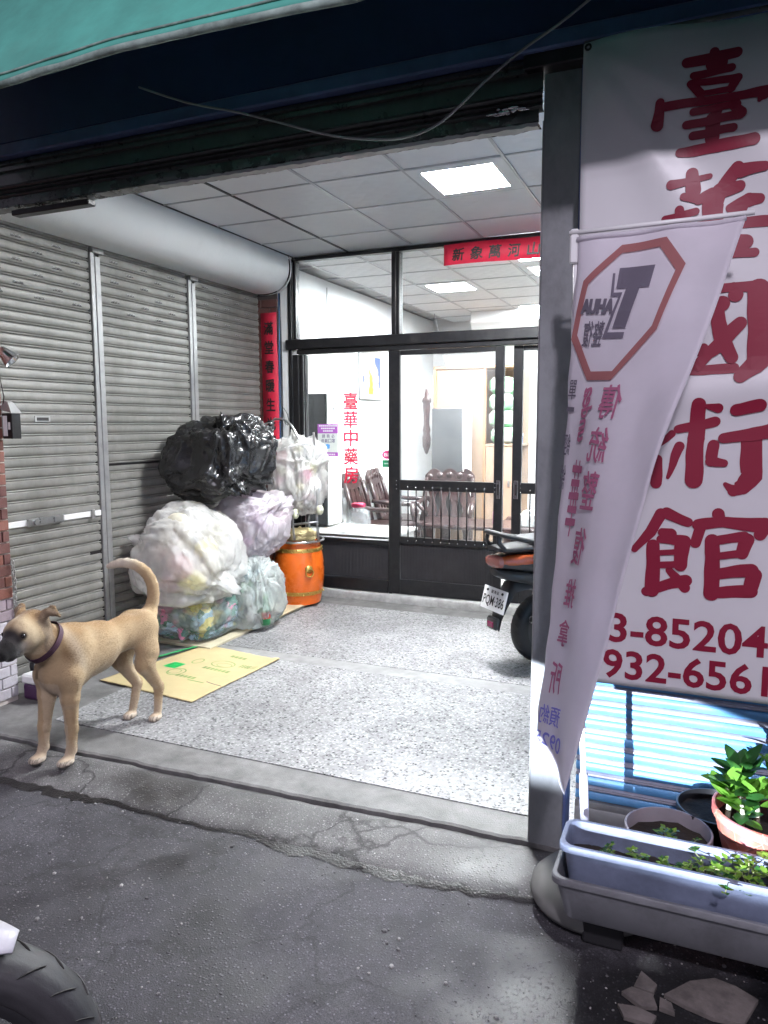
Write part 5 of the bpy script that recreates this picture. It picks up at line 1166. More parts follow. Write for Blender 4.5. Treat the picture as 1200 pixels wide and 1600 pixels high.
obj('tub', MB().cb(-3.53, -3.36, 2.975, 3.14, .002, .095, .012), M('purple_plastic', (.06,.02,.07), .4), t); obj('lid', MB().cb(-3.535, -3.355, 2.97, 3.145, .096, .15, .01), MT['white'], t)
# ---- street lamp behind the photographer
t = thing('street_lamp', 'street lamp standing across the road behind the viewer', 'street lamp', (1.6, -3.4, -.03))
obj('pole', MB().tube([(1.6,-3.4,-.03),(1.6,-3.4,4.6),(1.45,-3.1,5.0),(1.15,-2.6,5.1)], [.07,.05,.04,.035], 12), MT['steel'], t, True)
obj('head', MB().cb(.95, 1.25, -2.65, -2.15, 5.06, 5.14, .02), MT['steel'], t)
ld = bpy.data.lights.new('street_light', 'AREA'); ld.shape = 'RECTANGLE'; ld.size = .28; ld.size_y = .45; ld.energy = STREET; ld.color = (.93,.86,1.0); ld.spread = R(170)
lo = bpy.data.objects.new('street_light', ld); COL.objects.link(lo); lo.location = (1.1, -2.4, 5.05); lo.rotation_euler = Vector((-.35,.62,-1)).to_track_quat('-Z','Y').to_euler()
# ================================================================== RUBBISH BAGS BY THE SHUTTERS
def ico(sub):
    bm = bmesh.new(); bmesh.ops.create_icosphere(bm, subdivisions=sub, radius=1); V = [v.co.copy() for v in bm.verts]; F = [tuple(v.index for v in f.verts) for f in bm.faces]; bm.free(); return V, F
ICO6 = ico(6); ICO4 = ico(4)
def bag_mesh(c, r, seed, knots=((0,0,1),), crease=.05, big=.10, floor=None, sq=.9, pleat=.05, base=None, npl=11, pear=0., lean=(0,0)):
    """crumpled film: long tension folds run from the knots, sharp crumple facets over all"""
    V, F = base or ICO6; out = []; K = [Vector(k).normalized() for k in knots]; fr = [(k, k.orthogonal().normalized()) for k in K]
    for v in V:
        n = v.normalized(); p = Vector((n.x*1.3+seed, n.y*1.3-seed*.7, n.z*1.3+seed*.3))
        d = big*mn.noise(p)+big*.6*mn.noise(p*2.1)
        q = p+mn.noise_vector(p*1.7)*.28
        v1 = mn.voronoi(q*2.1)[0]; v2 = mn.voronoi(q*5.2)[0]
        d += crease*(.55-v1[0])*1.0 + crease*.38*(.45-v2[0])*1.0 - crease*.5*math.exp(-((v1[1]-v1[0])/.05)**2)*.5
        d -= crease*.22*(1-min(1, abs(mn.noise(q*13))*2.4))**2 + crease*.10*(1-min(1, abs(mn.noise(q*27))*2.4))**2
        for k, e1 in fr:
            th = math.acos(max(-1, min(1, n.dot(k))))
            e2 = k.cross(e1); ph = math.atan2(n.dot(e2), n.dot(e1)); w = math.exp(-th*.9)
            a_ = mn.noise((math.cos(ph)*npl*.45+seed, math.sin(ph)*npl*.45, th*.9)); b_ = mn.noise((math.cos(ph)*npl*1.1-seed, math.sin(ph)*npl*1.1, th*1.2+5))
            d += pleat*w*((1-min(1, abs(a_)*3))*1.3+(1-min(1, abs(b_)*3))*.28-.45)
            d += .17*math.exp(-(th/.09)**2) - .12*math.exp(-((th-.24)/.15)**2)
        s = 1+d
        ax = Vector([math.copysign(abs(n[i])**sq, n[i]) for i in range(3)]); ps = 1-pear*ax.z
        P = Vector((c[0]+ax.x*r[0]*s*ps+lean[0]*ax.z*r[2], c[1]+ax.y*r[1]*s*ps+lean[1]*ax.z*r[2], c[2]+ax.z*r[2]*s))
        if floor is not None:
            h = (P.z-floor)/r[2]
            if h < .25:
                k_ = 1+.10*max(0, .25-max(h, -.5)); P.x = c[0]+(P.x-c[0])*k_; P.y = c[1]+(P.y-c[1])*k_
            if P.z < floor: P.z = floor+.005+.004*mn.noise((P.x*20, P.y*20, seed))
        out.append(P)
    return MB().add(out, F)
filmw = film('clear_film', (.88,.88,.86), .60, .16, .22, 8.); filmp = film('milky_film', (.84,.80,.84), .70, .18, .35, 12.); filmg = film('pale_green_film', (.74,.80,.78), .55, .15, .4, 18.); filmc = film('colour_film', (.80,.83,.82), .32, .16, .35, 16.)
blackf = M('black_film', (.012,.012,.013), .27, var=.2, bump=.22, bs=9, spec=.7, rvar=.05)
CM = [M('junk_%s' % n, c_, .7, var=.25, vs=7, bump=.4, bs=30) for n, c_ in (('cream',(.60,.57,.46)), ('yellow',(.62,.58,.22)), ('pink',(.55,.30,.31)), ('brown',(.34,.24,.20)), ('white',(.72,.72,.70)), ('green',(.12,.32,.16)), ('blue',(.38,.55,.66)), ('purple',(.36,.22,.36)), ('magenta',(.70,.14,.32)), ('lilac',(.60,.40,.58)))]
def contents(parent, c, r, cols, n, seed, size=.34):
    rnd = random.Random(seed); g = MB()
    for k in range(n):
        while True:
            q = Vector((rnd.uniform(-1,1), rnd.uniform(-1,1), rnd.uniform(-1,1)))
            if .40 < q.length < .80: break
        sz = size*rnd.uniform(.6,1.15); rot = Matrix.Rotation(rnd.uniform(0,6.28), 3, 'X') @ Matrix.Rotation(rnd.uniform(0,6.28), 3, 'Z')
        g.sph((c[0]+q.x*r[0], c[1]+q.y*r[1], c[2]+q.z*r[2]), (r[0]*sz, r[1]*sz*.7, r[2]*sz*rnd.uniform(.4,.9)), 12, 8, rnd.choice(cols), rot)
    o = obj('contents', g, CM, parent, True); o['kind'] = 'stuff'; return o
def bag(lab, c, r, mat, seed, cols=None, n=16, **kw):
    t = thing('rubbish_bag', lab, 'rubbish bag', (c[0], c[1], c[2]-r[2]), group='rubbish bags by the shutters')
    obj('film', bag_mesh(c, r, seed, **kw), mat, t, True)
    if cols: contents(t, c, r, cols, n, seed)
    return t
# boards under the heap
t = thing('pallet_board', 'flattened board lying under the rubbish bags and drum', 'board', (-3.4, 4.9, 0))
obj('board', MB().cb(-3.74, -3.10, 4.16, 5.80, .003, .022, .003), M('pallet_wood', (.55,.50,.36), .8, var=.2, dirt=.4), t)
obj('board', MB().cb(-3.60, -3.08, 4.62, 5.45, .023, .036, .003), M('pallet_card', (.50,.42,.28), .8, var=.2), t)
bag('patterned green and blue bag squeezed under the big clear bag', (-3.43,4.43,.19), (.31,.31,.20), filmc, 3.3, None, 34, floor=.024, crease=.10, knots=((.2,-.9,-.5),), sq=.70, pear=-.05)
def leafprint():
    m, tt, p, N, L = nt('leaf_print'); tc = nd(tt, 'ShaderNodeTexCoord'); nz = nd(tt, 'ShaderNodeTexNoise', i_Scale=6., i_Detail=3.); L.new(tc.outputs['Object'], nz.inputs['Vector'])
    v = nd(tt, 'ShaderNodeTexVoronoi', i_Scale=9.); L.new(mixc(tt, .25, tc.outputs['Object'], nz.outputs['Color'], 'LINEAR_LIGHT'), v.inputs['Vector']); sp_ = nd(tt, 'ShaderNodeSeparateColor'); L.new(v.outputs['Color'], sp_.inputs[0])
    r_ = ramp(tt, [(0,(.05,.16,.09)),(.22,(.10,.24,.20)),(.36,(.26,.42,.50)),(.55,(.36,.52,.62)),(.68,(.26,.13,.24)),(.80,(.55,.50,.16)),(.9,(.60,.22,.34))], 'CONSTANT'); L.new(sp_.outputs[0], r_.inputs[0]); L.new(r_.outputs[0], p.inputs['Base Color']); p.inputs['Roughness'].default_value = .7; return m
pb = bpy.data.objects['rubbish_bag']; obj('lining', bag_mesh((-3.43,4.43,.19), (.295,.295,.185), 3.3, floor=.030, crease=.08, sq=.70, knots=((.2,-.9,-.5),)), leafprint(), pb, True)
bag('big clear rubbish bag with yellow and pink contents behind the dog', (-3.41,4.36,.635), (.355,.385,.365), filmw, 11.7, (0,1,0,3,1,2,4), 24, crease=.065, knots=((-.80,-.55,.25),(.95,.0,-.55)), big=.10, sq=.82, pear=.20, pleat=.10, floor=.32, npl=8)
bag('shiny black rubbish bag on top of the heap', (-3.36,4.72,1.32), (.35,.36,.30), blackf, 21.4, None, crease=.08, knots=((.15,-.45,.85),(.75,-.2,-.65)), big=.13, pleat=.15, sq=.72, npl=6, lean=(.15,.1))
bag('milky bag with lilac contents wedged under the black bag', (-3.29,5.02,.765), (.27,.28,.27), filmp, 31.9, (4,9,9,4,2), 18, crease=.09, knots=((.85,-.1,.55),(-.3,-.6,-.9)), pleat=.12, npl=7, sq=.72, pear=-.08, lean=(.08,.0))
bag('pale green carrier bag holding green bottles on the floor', (-3.16,4.80,.27), (.22,.24,.28), filmg, 41.2, (4,6,4,5,4), 14, floor=.037, crease=.13, knots=((.45,-.4,.8),), pleat=.16, npl=8, sq=.72, pear=.10)
bag('crumpled dark bag filling the gap behind the heap', (-3.52,5.15,.42), (.24,.32,.42), blackf, 47.0, None, floor=.024, crease=.12, base=ICO4)
bag('bulging clear bag with pink and yellow contents tied to the cart above the drum', (-3.16,5.54,1.13), (.225,.25,.335), filmw, 52.5, (4,1,2,8,4,0), 22, crease=.11, knots=((.95,-.15,.20),(-.2,.1,1)), pleat=.14, sq=.75, npl=7, pear=-.08)
t = thing('green_bottle', 'green plastic bottle showing through the carrier bag', 'bottle', (-2.985, 4.70, .05))
obj('body', MB().lathe([(0,0),(.035,.002),(.037,.02),(.037,.12),(.03,.15),(.014,.18),(.014,.20),(0,.20)], (-2.995,4.715,.06), 16), M('bottle_green', (.03,.22,.08), .3), t, True); obj('label', MB().lathe([(.0375,.05),(.0375,.10)], (-2.995,4.715,.06), 16), M('bottle_label', (.55,.08,.06), .5), t, True); obj('cap', MB().lathe([(0,.225),(.017,.222),(.017,.20)], (-2.995,4.715,.06), 12), M('cap_green', (.10,.50,.06), .4), t, True)
# ---- the drum
DC = (-3.205, 5.60)
t = thing('chinese_drum', 'orange lacquered drum with brass studs and ring handle', 'drum', (DC[0], DC[1], .025))
drm = M('drum_lacquer', (.68,.13,.012), .28, var=.15, vs=5, bump=.05, bs=40, dirt=.35, dcol=(.35,.06,.01), ds=4, coat=.4)
pr_ = [(0,.03)]+[(.185+.035*math.sin(math.pi*k/14), .03+.53*k/14) for k in range(15)]+[(.17,.565),(.165,.56),(0,.55)]
obj('shell', MB().lathe(pr_, (DC[0],DC[1],0), 48), drm, t, 50)
brass = M('brass', (.62,.42,.12), .3, metal=.9, var=.15)
rad = lambda z: .185+.035*math.sin(math.pi*(z-.03)/.53)
stud = MB().sph((0,0,0), .0085, 8, 6).mesh('stud', brass, True)
for zz in (.13, .50):
    b = obj('band', MB().lathe([(rad(zz-.016)+.0015, zz-.016), (rad(zz)+.004, zz), (rad(zz+.016)+.0015, zz+.016)], (DC[0],DC[1],0), 48), brass, t, True)
    for k in range(28):
        a = 2*math.pi*k/28; obj('stud', stud, None, b, loc=(rad(zz)*math.cos(a)*1.025+DC[0]-0, rad(zz)*math.sin(a)*1.025+DC[1], zz+(.010 if k % 2 else -.010)))
obj('rim_ring', MB().tube([(DC[0]+.215*math.cos(a), DC[1]+.215*math.sin(a), .575) for a in [2*math.pi*k/40 for k in range(40)]], .011, 8, closed=True), MT['steel'], t, True)
ha = R(-38); hx, hy = DC[0]+rad(.33)*math.cos(ha), DC[1]+rad(.33)*math.sin(ha)
hb = MB().lathe([(0,.012),(.022,.010),(.034,.002),(.034,-.006)], (0,0,0), 18); hb.xform(Matrix.Translation((hx,hy,.345)) @ Matrix.Rotation(ha,4,'Z') @ Matrix.Rotation(R(90),4,'Y'))
hp = obj('handle_plate', hb, brass, t, True)
hr = MB().tube([(.016, .034*math.cos(a), .034*math.sin(a)-.030) for a in [2*math.pi*k/20 for k in range(20)]], .006, 8, closed=True); hr.xform(Matrix.Translation((hx,hy,.345)) @ Matrix.Rotation(ha,4,'Z'))
obj('ring', hr, brass, hp, True)
# ---- folding hand cart upside down on the drum
t = thing('folding_cart', 'folding hand cart with cream wheels standing on the drum', 'hand cart', (DC[0], DC[1], .58))
tb_ = MT['steel']
for s, (wx, wy, wz) in ((-1, (-3.092, 5.36, .829)), (1, (-2.885, 5.40, .866))):
    obj('side_tube', MB().tube([(wx-.03, wy+.02, .60),(wx-.035, wy+.01, .74),(wx-.04, wy+.02, .83),(wx-.10, wy+.16, 1.2),(wx-.16, wy+.20, 1.50)], .0095, 8), tb_, t, True)
    wl = obj('wheel', MB().lathe([(.008,-.016),(.034,-.016),(.042,-.008),(.042,.008),(.034,.016),(.008,.016)], (wx,wy,wz), 20, axis='x'), M('cream_wheel', (.62,.62,.45), .5), t, True)
    obj('hub', MB().cyl((wx-.024,wy,wz), (wx+.024,wy,wz), .008, 10), tb_, wl, True)
    obj('fork', MB().tube([(wx-.03,wy+.005,wz-.02),(wx-.035,wy+.01,wz-.10),(wx-.03,wy+.03,.60)], .010, 8), tb_, t, True)
obj('handle', MB().tube([(-3.325,5.40,1.50),(-3.315,5.36,1.58),(-3.273,5.36,1.612),(-3.18,5.36,1.608),(-3.12,5.36,1.56),(-3.033,5.36,1.427),(-2.99,5.38,1.30)], .011, 8), tb_, t, True)
obj('cross_tube', MB().tube([(-3.24,5.33,1.35),(-3.10,5.31,1.385),(-2.965,5.32,1.42)], .012, 8), MT['white'], t, True)
obj('grip', MB().cyl((-3.255,5.33,1.345), (-3.21,5.325,1.356), .017, 10), MT['frame'], t, True)
obj('clamp', MB().cb(-3.345, -3.295, 5.34, 5.39, 1.52, 1.60, .008), MT['frame'], t); obj('clamp_pin', MB().cyl((-3.35,5.335,1.575), (-3.285,5.335,1.58), .010, 10), MT['chrome'], t, True)
obj('cross_tube', MB().tube([(-3.13,5.37,.735),(-2.91,5.41,.765)], .0095, 8), tb_, t, True)
t = thing('paper_bundle', 'crumpled yellow paper stuffed into the top of the drum', 'paper', (DC[0], DC[1], .56))
obj('paper', bag_mesh((DC[0]+.05,DC[1]-.06,.62), (.15,.12,.07), 61., crease=.12, base=ICO4), M('yellow_paper', (.60,.50,.26), .8, var=.2), t); 
t = thing('leopard_pouch', 'small spotted pouch beside the yellow paper in the drum', 'pouch', (DC[0]-.1, DC[1]-.12, .57))
obj('pouch', bag_mesh((DC[0]-.10,DC[1]-.12,.62), (.07,.06,.055), 66., crease=.08, base=ICO4), M('spotted_cloth', (.30,.20,.09), .7, var=.9, vs=50), t, True)
# ---- flattened cardboard on the floor
cardm = M('cardboard', (.50,.41,.22), .85, var=.08, vs=4, bump=.15, bs=30, dirt=.25, dcol=(.36,.28,.14), ds=3)
Cq = [Vector((-3.345,3.375,0)), Vector((-2.592,3.292,0)), Vector((-2.532,4.150,0)), Vector((-3.19,4.23,0))]
def card(u, v):
    p = Cq[0].lerp(Cq[1], u).lerp(Cq[3].lerp(Cq[2], u), v); e = min(u,1-u,v,1-v)
    return (p.x, p.y, .007+.006*mn.noise((u*2.2,v*2.2,3))+.010*math.exp(-((u-.97)/.05)**2)*v + (.006 if e < .02 else 0)*abs(mn.noise((u*9,v*9,1))))
t = thing('cardboard_sheet', 'flattened brown cardboard with green print lying behind the dog', 'cardboard', (-2.9, 3.75, 0))
obj('sheet', MB().sheet(card, 40, 40, (0,0,.004)), cardm, t, True)
ink = Ink(); S = 1.
def ell(cx_, cy_, a, b, w_=.012): ink.ring([(cx_+a*math.cos(k), cy_+b*math.sin(k)) for k in [2*math.pi*i/36 for i in range(36)]], [(cx_+(a-w_)*math.cos(k), cy_+(b-w_)*math.sin(k)) for k in [2*math.pi*i/36 for i in range(36)]])
def rc(x0, x1, y0, y1): ink.poly([(x0,y0),(x1,y0),(x1,y1),(x0,y1)])
ell(.60,.70,.13,.075); ell(.63,.685,.085,.045,.008); ell(.33,.66,.05,.06); ell(.38,.40,.085,.075); ell(.36,.40,.06,.05,.008)
for k in range(7): rc(.50+k*.045,.535+k*.045,.55,.595)
for k in range(5): rc(.44+k*.045,.475+k*.045,.33,.37)
for k in range(4): rc(.78+k*.03,.80+k*.03,.70,.76)
for k in range(3): rc(.86,.99,.70+k*.022,.708+k*.022)
for k in range(4): rc(.50+k*.05,.54+k*.05,.86,.90)
rc(.08,.18,.32,.36); rc(.62,.80,.30,.315)
ink.build('print', M('green_print', (.22,.30,.10), .8, var=.3), t, lambda x, y: tuple(Vector(card(x, y))+Vector((0,0,.0048))), .06)
ink = Ink(); rc(.16,.30,.44,.56)
ink.build('tape', M('green_tape', (.02,.45,.10), .35), t, lambda x, y: tuple(Vector(card(x, y))+Vector((0,0,.0052))), .06)
obj('green_edge', MB().sheet(lambda u, v: (-3.345+.15*v+.03*u-.02, 3.78+.46*v, .013+.002*u), 2, 10, (0,0,.002)), M('green_edge', (.02,.42,.12), .5), t)
obj('slit', MB().sheet(lambda u, v: tuple(Vector(card(.80+.19*u, .335-.03*u+.006*v))+Vector((0,0,.0046))), 8, 1, (0,0,.0006)), MT['ink'], t)
# ================================================================== THE DOG
DOGO = (-2.700, 2.730)      # dog faces -y; s forward, l to its left (+x), z up
def dogw(s, l, z): return (DOGO[0]+l, DOGO[1]-s, z)
HR = Matrix.Rotation(R(14), 3, 'Z') @ Matrix.Rotation(R(0), 3, 'X')     # head turned to its right
HC = Vector((.412, .0, .668)); HS = 1.12                                         # skull centre (s,l,z)
def hd(f_, l, z):
    """point in head space (forward, left, up), nose a little down, turned to the right (image left)"""
    f_, l, z = f_*HS, l*HS, z*HS; pt = R(-15); ya = R(9)
    f1 = f_*math.cos(pt)-z*math.sin(pt); z1 = f_*math.sin(pt)+z*math.cos(pt)
    return (HC.x+f1*math.cos(ya)-l*math.sin(ya), HC.y+f1*math.sin(ya)+l*math.cos(ya), HC.z+z1)
def dogf(P):
    Q = P                    # P in (s,l,z)
    def C(a, b, ra, rb, sc=(1,1,1)): return sd_cone(Q, a, b, ra, rb, sc)
    # trunk
    d = C((.20,0,.472), (.02,0,.482), .124, .108, (1,.88,1.13))
    d = smin(d, C((.02,0,.485), (-.16,0,.505), .100, .072, (1,.84,1.0)), .05)
    d = smin(d, C((-.16,0,.500), (-.29,0,.505), .080, .080, (1,.98,1.0)), .05)
    d = smin(d, sd_ell(Q, (.225,0,.415), (.105,.085,.10)), .04)
    d = smin(d, sd_ell(Q, (.16,0,.575), (.11,.05,.045)), .04)
    # shoulders and haunches
    for s in (-1, 1):
        d = smin(d, C((.19,.062*s,.55), (.265,.080*s,.415), .052, .050, (1,.7,1)), .035)
        d = smin(d, C((-.27,.055*s,.50), (-.255,.078*s,.385), .082, .062, (1,.62,1.1)), .035)
        # fore leg
        fx = (.300 if s < 0 else .272); fl = (-.083 if s < 0 else .062)
        d = smin(d, C((.255,.075*s,.415), (.262,.070*s,.315), .052, .039), .025)
        d = smin(d, C((.262,.070*s,.315), (fx-.02,fl*.98,.165), .038, .0265), .02)
        d = smin(d, C((fx-.02,fl*.98,.165), (fx-.012,fl,.065), .0265, .0215), .014)
        d = smin(d, C((fx-.012,fl,.065), (fx+.012,fl,.028), .022, .022), .012)
        d = smin(d, sd_ell(Q, (fx+.028,fl,.021), (.044,.032,.022)), .012)
        for k in (-1.5,-.5,.5,1.5): d = smin(d, sd_ell(Q, (fx+.056-.006*abs(k),fl+k*.0125,.015), (.015,.0075,.013)), .005)
        # hind leg: stifle forward, hock backward
        hx = (-.272 if s < 0 else -.300); hl = (-.063 if s < 0 else .082)
        d = smin(d, C((-.255,.078*s,.385), (-.225,.080*s,.330), .058, .043, (1,.75,1)), .03)
        d = smin(d, C((-.228,.078*s,.330), (-.325,hl,.175), .046, .0245), .022)
        d = smin(d, C((-.335,hl,.185), (-.318,hl,.155), .021, .020), .012)
        d = smin(d, C((-.325,hl,.165), (hx-.012,hl,.045), .0225, .0195), .012)
        d = smin(d, sd_ell(Q, (hx+.010,hl,.020), (.042,.030,.021)), .012)
        for k in (-1.5,-.5,.5,1.5): d = smin(d, sd_ell(Q, (hx+.038-.005*abs(k),hl+k*.0118,.014), (.014,.007,.012)), .005)
    # tail
    T = [(-.355,0,.545,.032),(-.395,.005,.615,.027),(-.405,.0,.70,.026),(-.395,-.035,.775,.025),(-.375,-.10,.818,.023),(-.355,-.175,.822,.019),(-.34,-.245,.800,.011)]
    T = [tuple(.5*(2*p1[q]+(p2[q]-p0[q])*w+(2*p0[q]-5*p1[q]+4*p2[q]-p3[q])*w*w+(3*p1[q]-p0[q]-3*p2[q]+p3[q])*w**3) for q in range(4)) for i in range(len(T)-1) for p0, p1, p2, p3 in [(T[max(0,i-1)], T[i], T[i+1], T[min(len(T)-1,i+2)])] for w in (0, .5)]+[T[-1]]
    for a, b in zip(T, T[1:]): d = smin(d, C(a[:3], b[:3], a[3], b[3]), .02)
    d = smin(d, C((-.30,0,.525), (-.355,0,.545), .060, .038), .04)
    # neck
    d = smin(d, C((.20,0,.535), (.335,-.004,.592), .098, .080, (1,.84,1)), .05)
    d = smin(d, C((.325,-.004,.585), (.395,-.004,.645), .079, .068, (1,.88,1)), .03)
    # head
    hp = lambda f_, l, z: hd(f_, l, z)
    Ch = lambda a, b, ra, rb, sc=(1,1,1): C(a, b, ra*1.12, rb*1.12, sc)
    e = Ch(hp(-.03,0,.0), hp(.03,0,.006), .066, .062, (1,1,1))
    e = smin(e, Ch(hp(.04,0,-.004), hp(.115,0,-.016), .046, .035), .035)
    e = smin(e, Ch(hp(.115,0,-.014), hp(.152,0,-.017), .034, .029), .02)
    e = smin(e, Ch(hp(.03,0,-.040), hp(.118,0,-.044), .034, .023), .02)
    for s in (-1, 1):
        e = smin(e, Ch(hp(-.005,.040*s,-.020), hp(.035,.034*s,-.026), .034, .028), .02)
        e = smin(e, Ch(hp(.040,.026*s,.036), hp(.055,.036*s,.028), .015, .012), .014)
        # ears: folded, swept back
        e = smin(e, Ch(hp(-.032,.046*s,.042), hp(-.078,.072*s,.058), .020, .013, (1,1,1)), .012)
        e = smin(e, Ch(hp(-.050,.066*s,.058), hp(-.070,.094*s,.036), .013, .008, (1,1,1)), .008)
        e = smin(e, Ch(hp(-.078,.072*s,.058), hp(-.082,.092*s,.024), .012, .006, (1,1,1)), .008)
        e = np.maximum(e, -sd_ell(Q, hp(.163,.011*s,-.012), (.008,.005,.005)))
    e = smin(e, sd_ell(Q, hp(.160,0,-.006), (.016,.021,.015)), .008)
    # mouth line
    e = np.maximum(e, -np.minimum(sd_cone(Q, hp(.148,0,-.038), hp(.075,.034,-.042), .0035, .003), sd_cone(Q, hp(.148,0,-.038), hp(.075,-.034,-.042), .0035, .003)))
    d = smin(d, e, .022)
    return d
V, Q = nets(dogf, (-.47,-.31,-.012), (.64,.16,.88), .0062)
def mixv(a, b, t): return tuple(a[i]+(b[i]-a[i])*t for i in range(3))
def ss(x, a, b): t = max(0, min(1, (x-a)/(b-a))); return t*t*(3-2*t)
TAN, CREAM, DARK, GOLD = (.46,.335,.195), (.60,.50,.37), (.012,.010,.010), (.34,.205,.09)
hax = [Vector(hd(1,0,0))-HC, Vector(hd(0,1,0))-HC, Vector(hd(0,0,1))-HC]
def on_skin(p0, d):
    p0 = Vector(p0); d = Vector(d).normalized(); k = 0.
    while k < .08 and dogf(np.array([[list(p0+d*k)]]))[0,0] < 0: k += .001
    return p0+d*(k-.004)
eyes = [on_skin(hd(.045,.010*s,.010), Vector(hd(.62,.75*s,.22))-HC) for s in (-1,1)]
def dogcol(p, n):
    s, l, z = p.x, p.y, p.z
    c = TAN; nz = mn.noise((s*9, l*9, z*9))*.5+mn.noise((s*30, l*30, z*30))*.25
    up_k = n.z
    c = mixv(c, GOLD, .80*ss(up_k+nz*.5, .2, .95)*ss(z, .5, .6)*(1-ss(-s, .15, .34)))
    stripe = math.exp(-((s-.285-.25*(z-.55))/.030)**2)*ss(z, .46, .54); c = mixv(c, (.15,.08,.03), .8*stripe); c = mixv(c, CREAM, .55*math.exp(-((s-.225-.25*(z-.5))/.028)**2)*ss(z, .40, .48))
    c = mixv(c, CREAM, .8*ss(-up_k+nz*.4, .25, .95)*ss(.50-z, 0, .1))
    if z < .40 and abs(l) < .065 and s > -.33: c = mixv(c, CREAM, .5)
    c = mixv(c, (.56,.45,.33), .75*ss(.15-z+nz*.05, 0, .10))
    if z < .034:
        c = mixv(c, (.66,.58,.48), .7)
        for px_, pl_ in ((.300,-.083),(.272,.062),(-.272,-.063),(-.300,.082)):
            if abs(l-pl_) < .034 and s > px_+.022: c = mixv(c, DARK, .75*math.exp(-((((l-pl_)/.0125+.5) % 1-.5)/.16)**2) if False else .8*math.exp(-((((l-pl_)/.0125) % 1-.0)/.14)**2)+.8*math.exp(-((((l-pl_)/.0125) % 1-1.)/.14)**2))
            if abs(l-pl_) < .034 and s > px_+.060 and z < .016: c = mixv(c, DARK, .8)
    if z < .007: c = mixv(c, DARK, .6)
    if z > .62 and s < -.3: c = mixv(c, (.68,.62,.52), .9*ss(-l, .02, .14))
    q = Vector((s, l, z))-HC; f_ = q.dot(hax[0]); hl = q.dot(hax[1]); hz = q.dot(hax[2])
    if f_ > -.09 and abs(hl) < .12 and abs(hz) < .12 and s > .33:
        c = mixv(c, (.58,.47,.31), .75*ss(f_, -.03, .05)); c = mixv(c, (.30,.19,.10), .5*math.exp(-(hl/.012)**2)*ss(hz, .02, .05))
        k = ss(f_+nz*.025, .078, .118); c = mixv(c, (.03,.026,.026), k)
        c = mixv(c, (.55,.50,.44), .6*math.exp(-((f_-.10)/.018)**2)*ss(abs(hl), .015, .03)*ss(-hz, -.01, .02))
        if f_ > .146: c = DARK
        de = min((Vector((s,l,z))-e).length for e in eyes); c = mixv(c, (.025,.018,.016), 1-ss(de, .010, .024))
        if abs(hl) > .066 and f_ < .0: c = mixv(c, (.16,.12,.10), .55)
    return tuple(max(0, x*(1+.24*nz)) for x in c)
def furm():
    m = vcol('dog_coat', .8, .15, 90., .05, .2); t = m.node_tree; tc = [n for n in t.nodes if n.type == 'TEX_COORD'][0]
    mp = nd(t, 'ShaderNodeMapping'); mp.inputs['Scale'].default_value = (.35, 1, 1.0); t.links.new(tc.outputs['Object'], mp.inputs[0])
    for n in t.nodes:
        if n.type == 'TEX_NOISE': t.links.new(mp.outputs[0], n.inputs['Vector'])
    t.nodes['Principled BSDF'].inputs['Sheen Weight'].default_value = .25
    return m
dme = nets_mesh('body', V, Q, furm(), 2); setcol(dme, dogcol)
def fur_mesh(me, n, L, w):
    rg = np.random.default_rng(3); nv = len(me.vertices)
    co = np.empty(nv*3); me.vertices.foreach_get('co', co); co = co.reshape(-1,3); no = np.empty(nv*3); me.vertices.foreach_get('normal', no); no = no.reshape(-1,3)
    cc = np.empty(nv*4); me.color_attributes['col'].data.foreach_get('color', cc); cc = cc.reshape(-1,4)
    a = rg.integers(0, nv, n); p = co[a]+rg.normal(0, .0022, (n,3)); nn = no[a]; p -= nn*np.sum((p-co[a])*nn, 1)[:, None]
    back = np.array([-1., 0, -.35]); t = back-nn*(nn@back)[:, None]; t /= np.linalg.norm(t, axis=1)[:, None]+1e-6
    head = (co[a,0] > .42) | (co[a,2] < .05); ln = L*rg.uniform(.6,1.2,n)*np.where(head, .35, 1.)
    d = t*.96+nn*.20+rg.normal(0,.07,(n,3)); d /= np.linalg.norm(d, axis=1)[:, None]; s_ = np.cross(d, nn); s_ /= np.linalg.norm(s_, axis=1)[:, None]+1e-6
    V = np.stack([p-s_*w-nn*.0008, p+s_*w-nn*.0008, p+d*ln[:, None]], 1).reshape(-1,3)
    V = np.stack([DOGO[0]+V[:,1], DOGO[1]-V[:,0], V[:,2]], 1)
    m = bpy.data.meshes.new('fur'); m.vertices.add(3*n); m.loops.add(3*n); m.polygons.add(n)
    m.vertices.foreach_set('co', V.ravel()); m.loops.foreach_set('vertex_index', np.arange(3*n)); m.polygons.foreach_set('loop_start', np.arange(0,3*n,3)); m.update(); m.validate()
    k = cc[a]*np.concatenate([rg.uniform(.94,1.06,(n,1)).repeat(3,1), np.ones((n,1))], 1)
    at = m.color_attributes.new('col', 'FLOAT_COLOR', 'POINT'); at.data.foreach_set('color', np.repeat(k, 3, 0).ravel()); return m
fme = fur_mesh(dme, 140000, .009, .0008); fme.materials.append(vcol('dog_fur', .75, .0, 25., .06, .25))
for v in dme.vertices: v.co = dogw(*v.co)
fix(dme)
dog = thing('dog', 'tan short haired dog with dark muzzle and raised curled tail standing on the pavement', 'dog', (DOGO[0], DOGO[1], 0))
obj('body', dme, None, dog); obj('fur', fme, None, dog)['kind'] = 'stuff'
for e in eyes: obj('eye', MB().sph(dogw(*e), .0105, 12, 8), M('dog_eye', (.01,.006,.004), .08, spec=.8), dog, True)
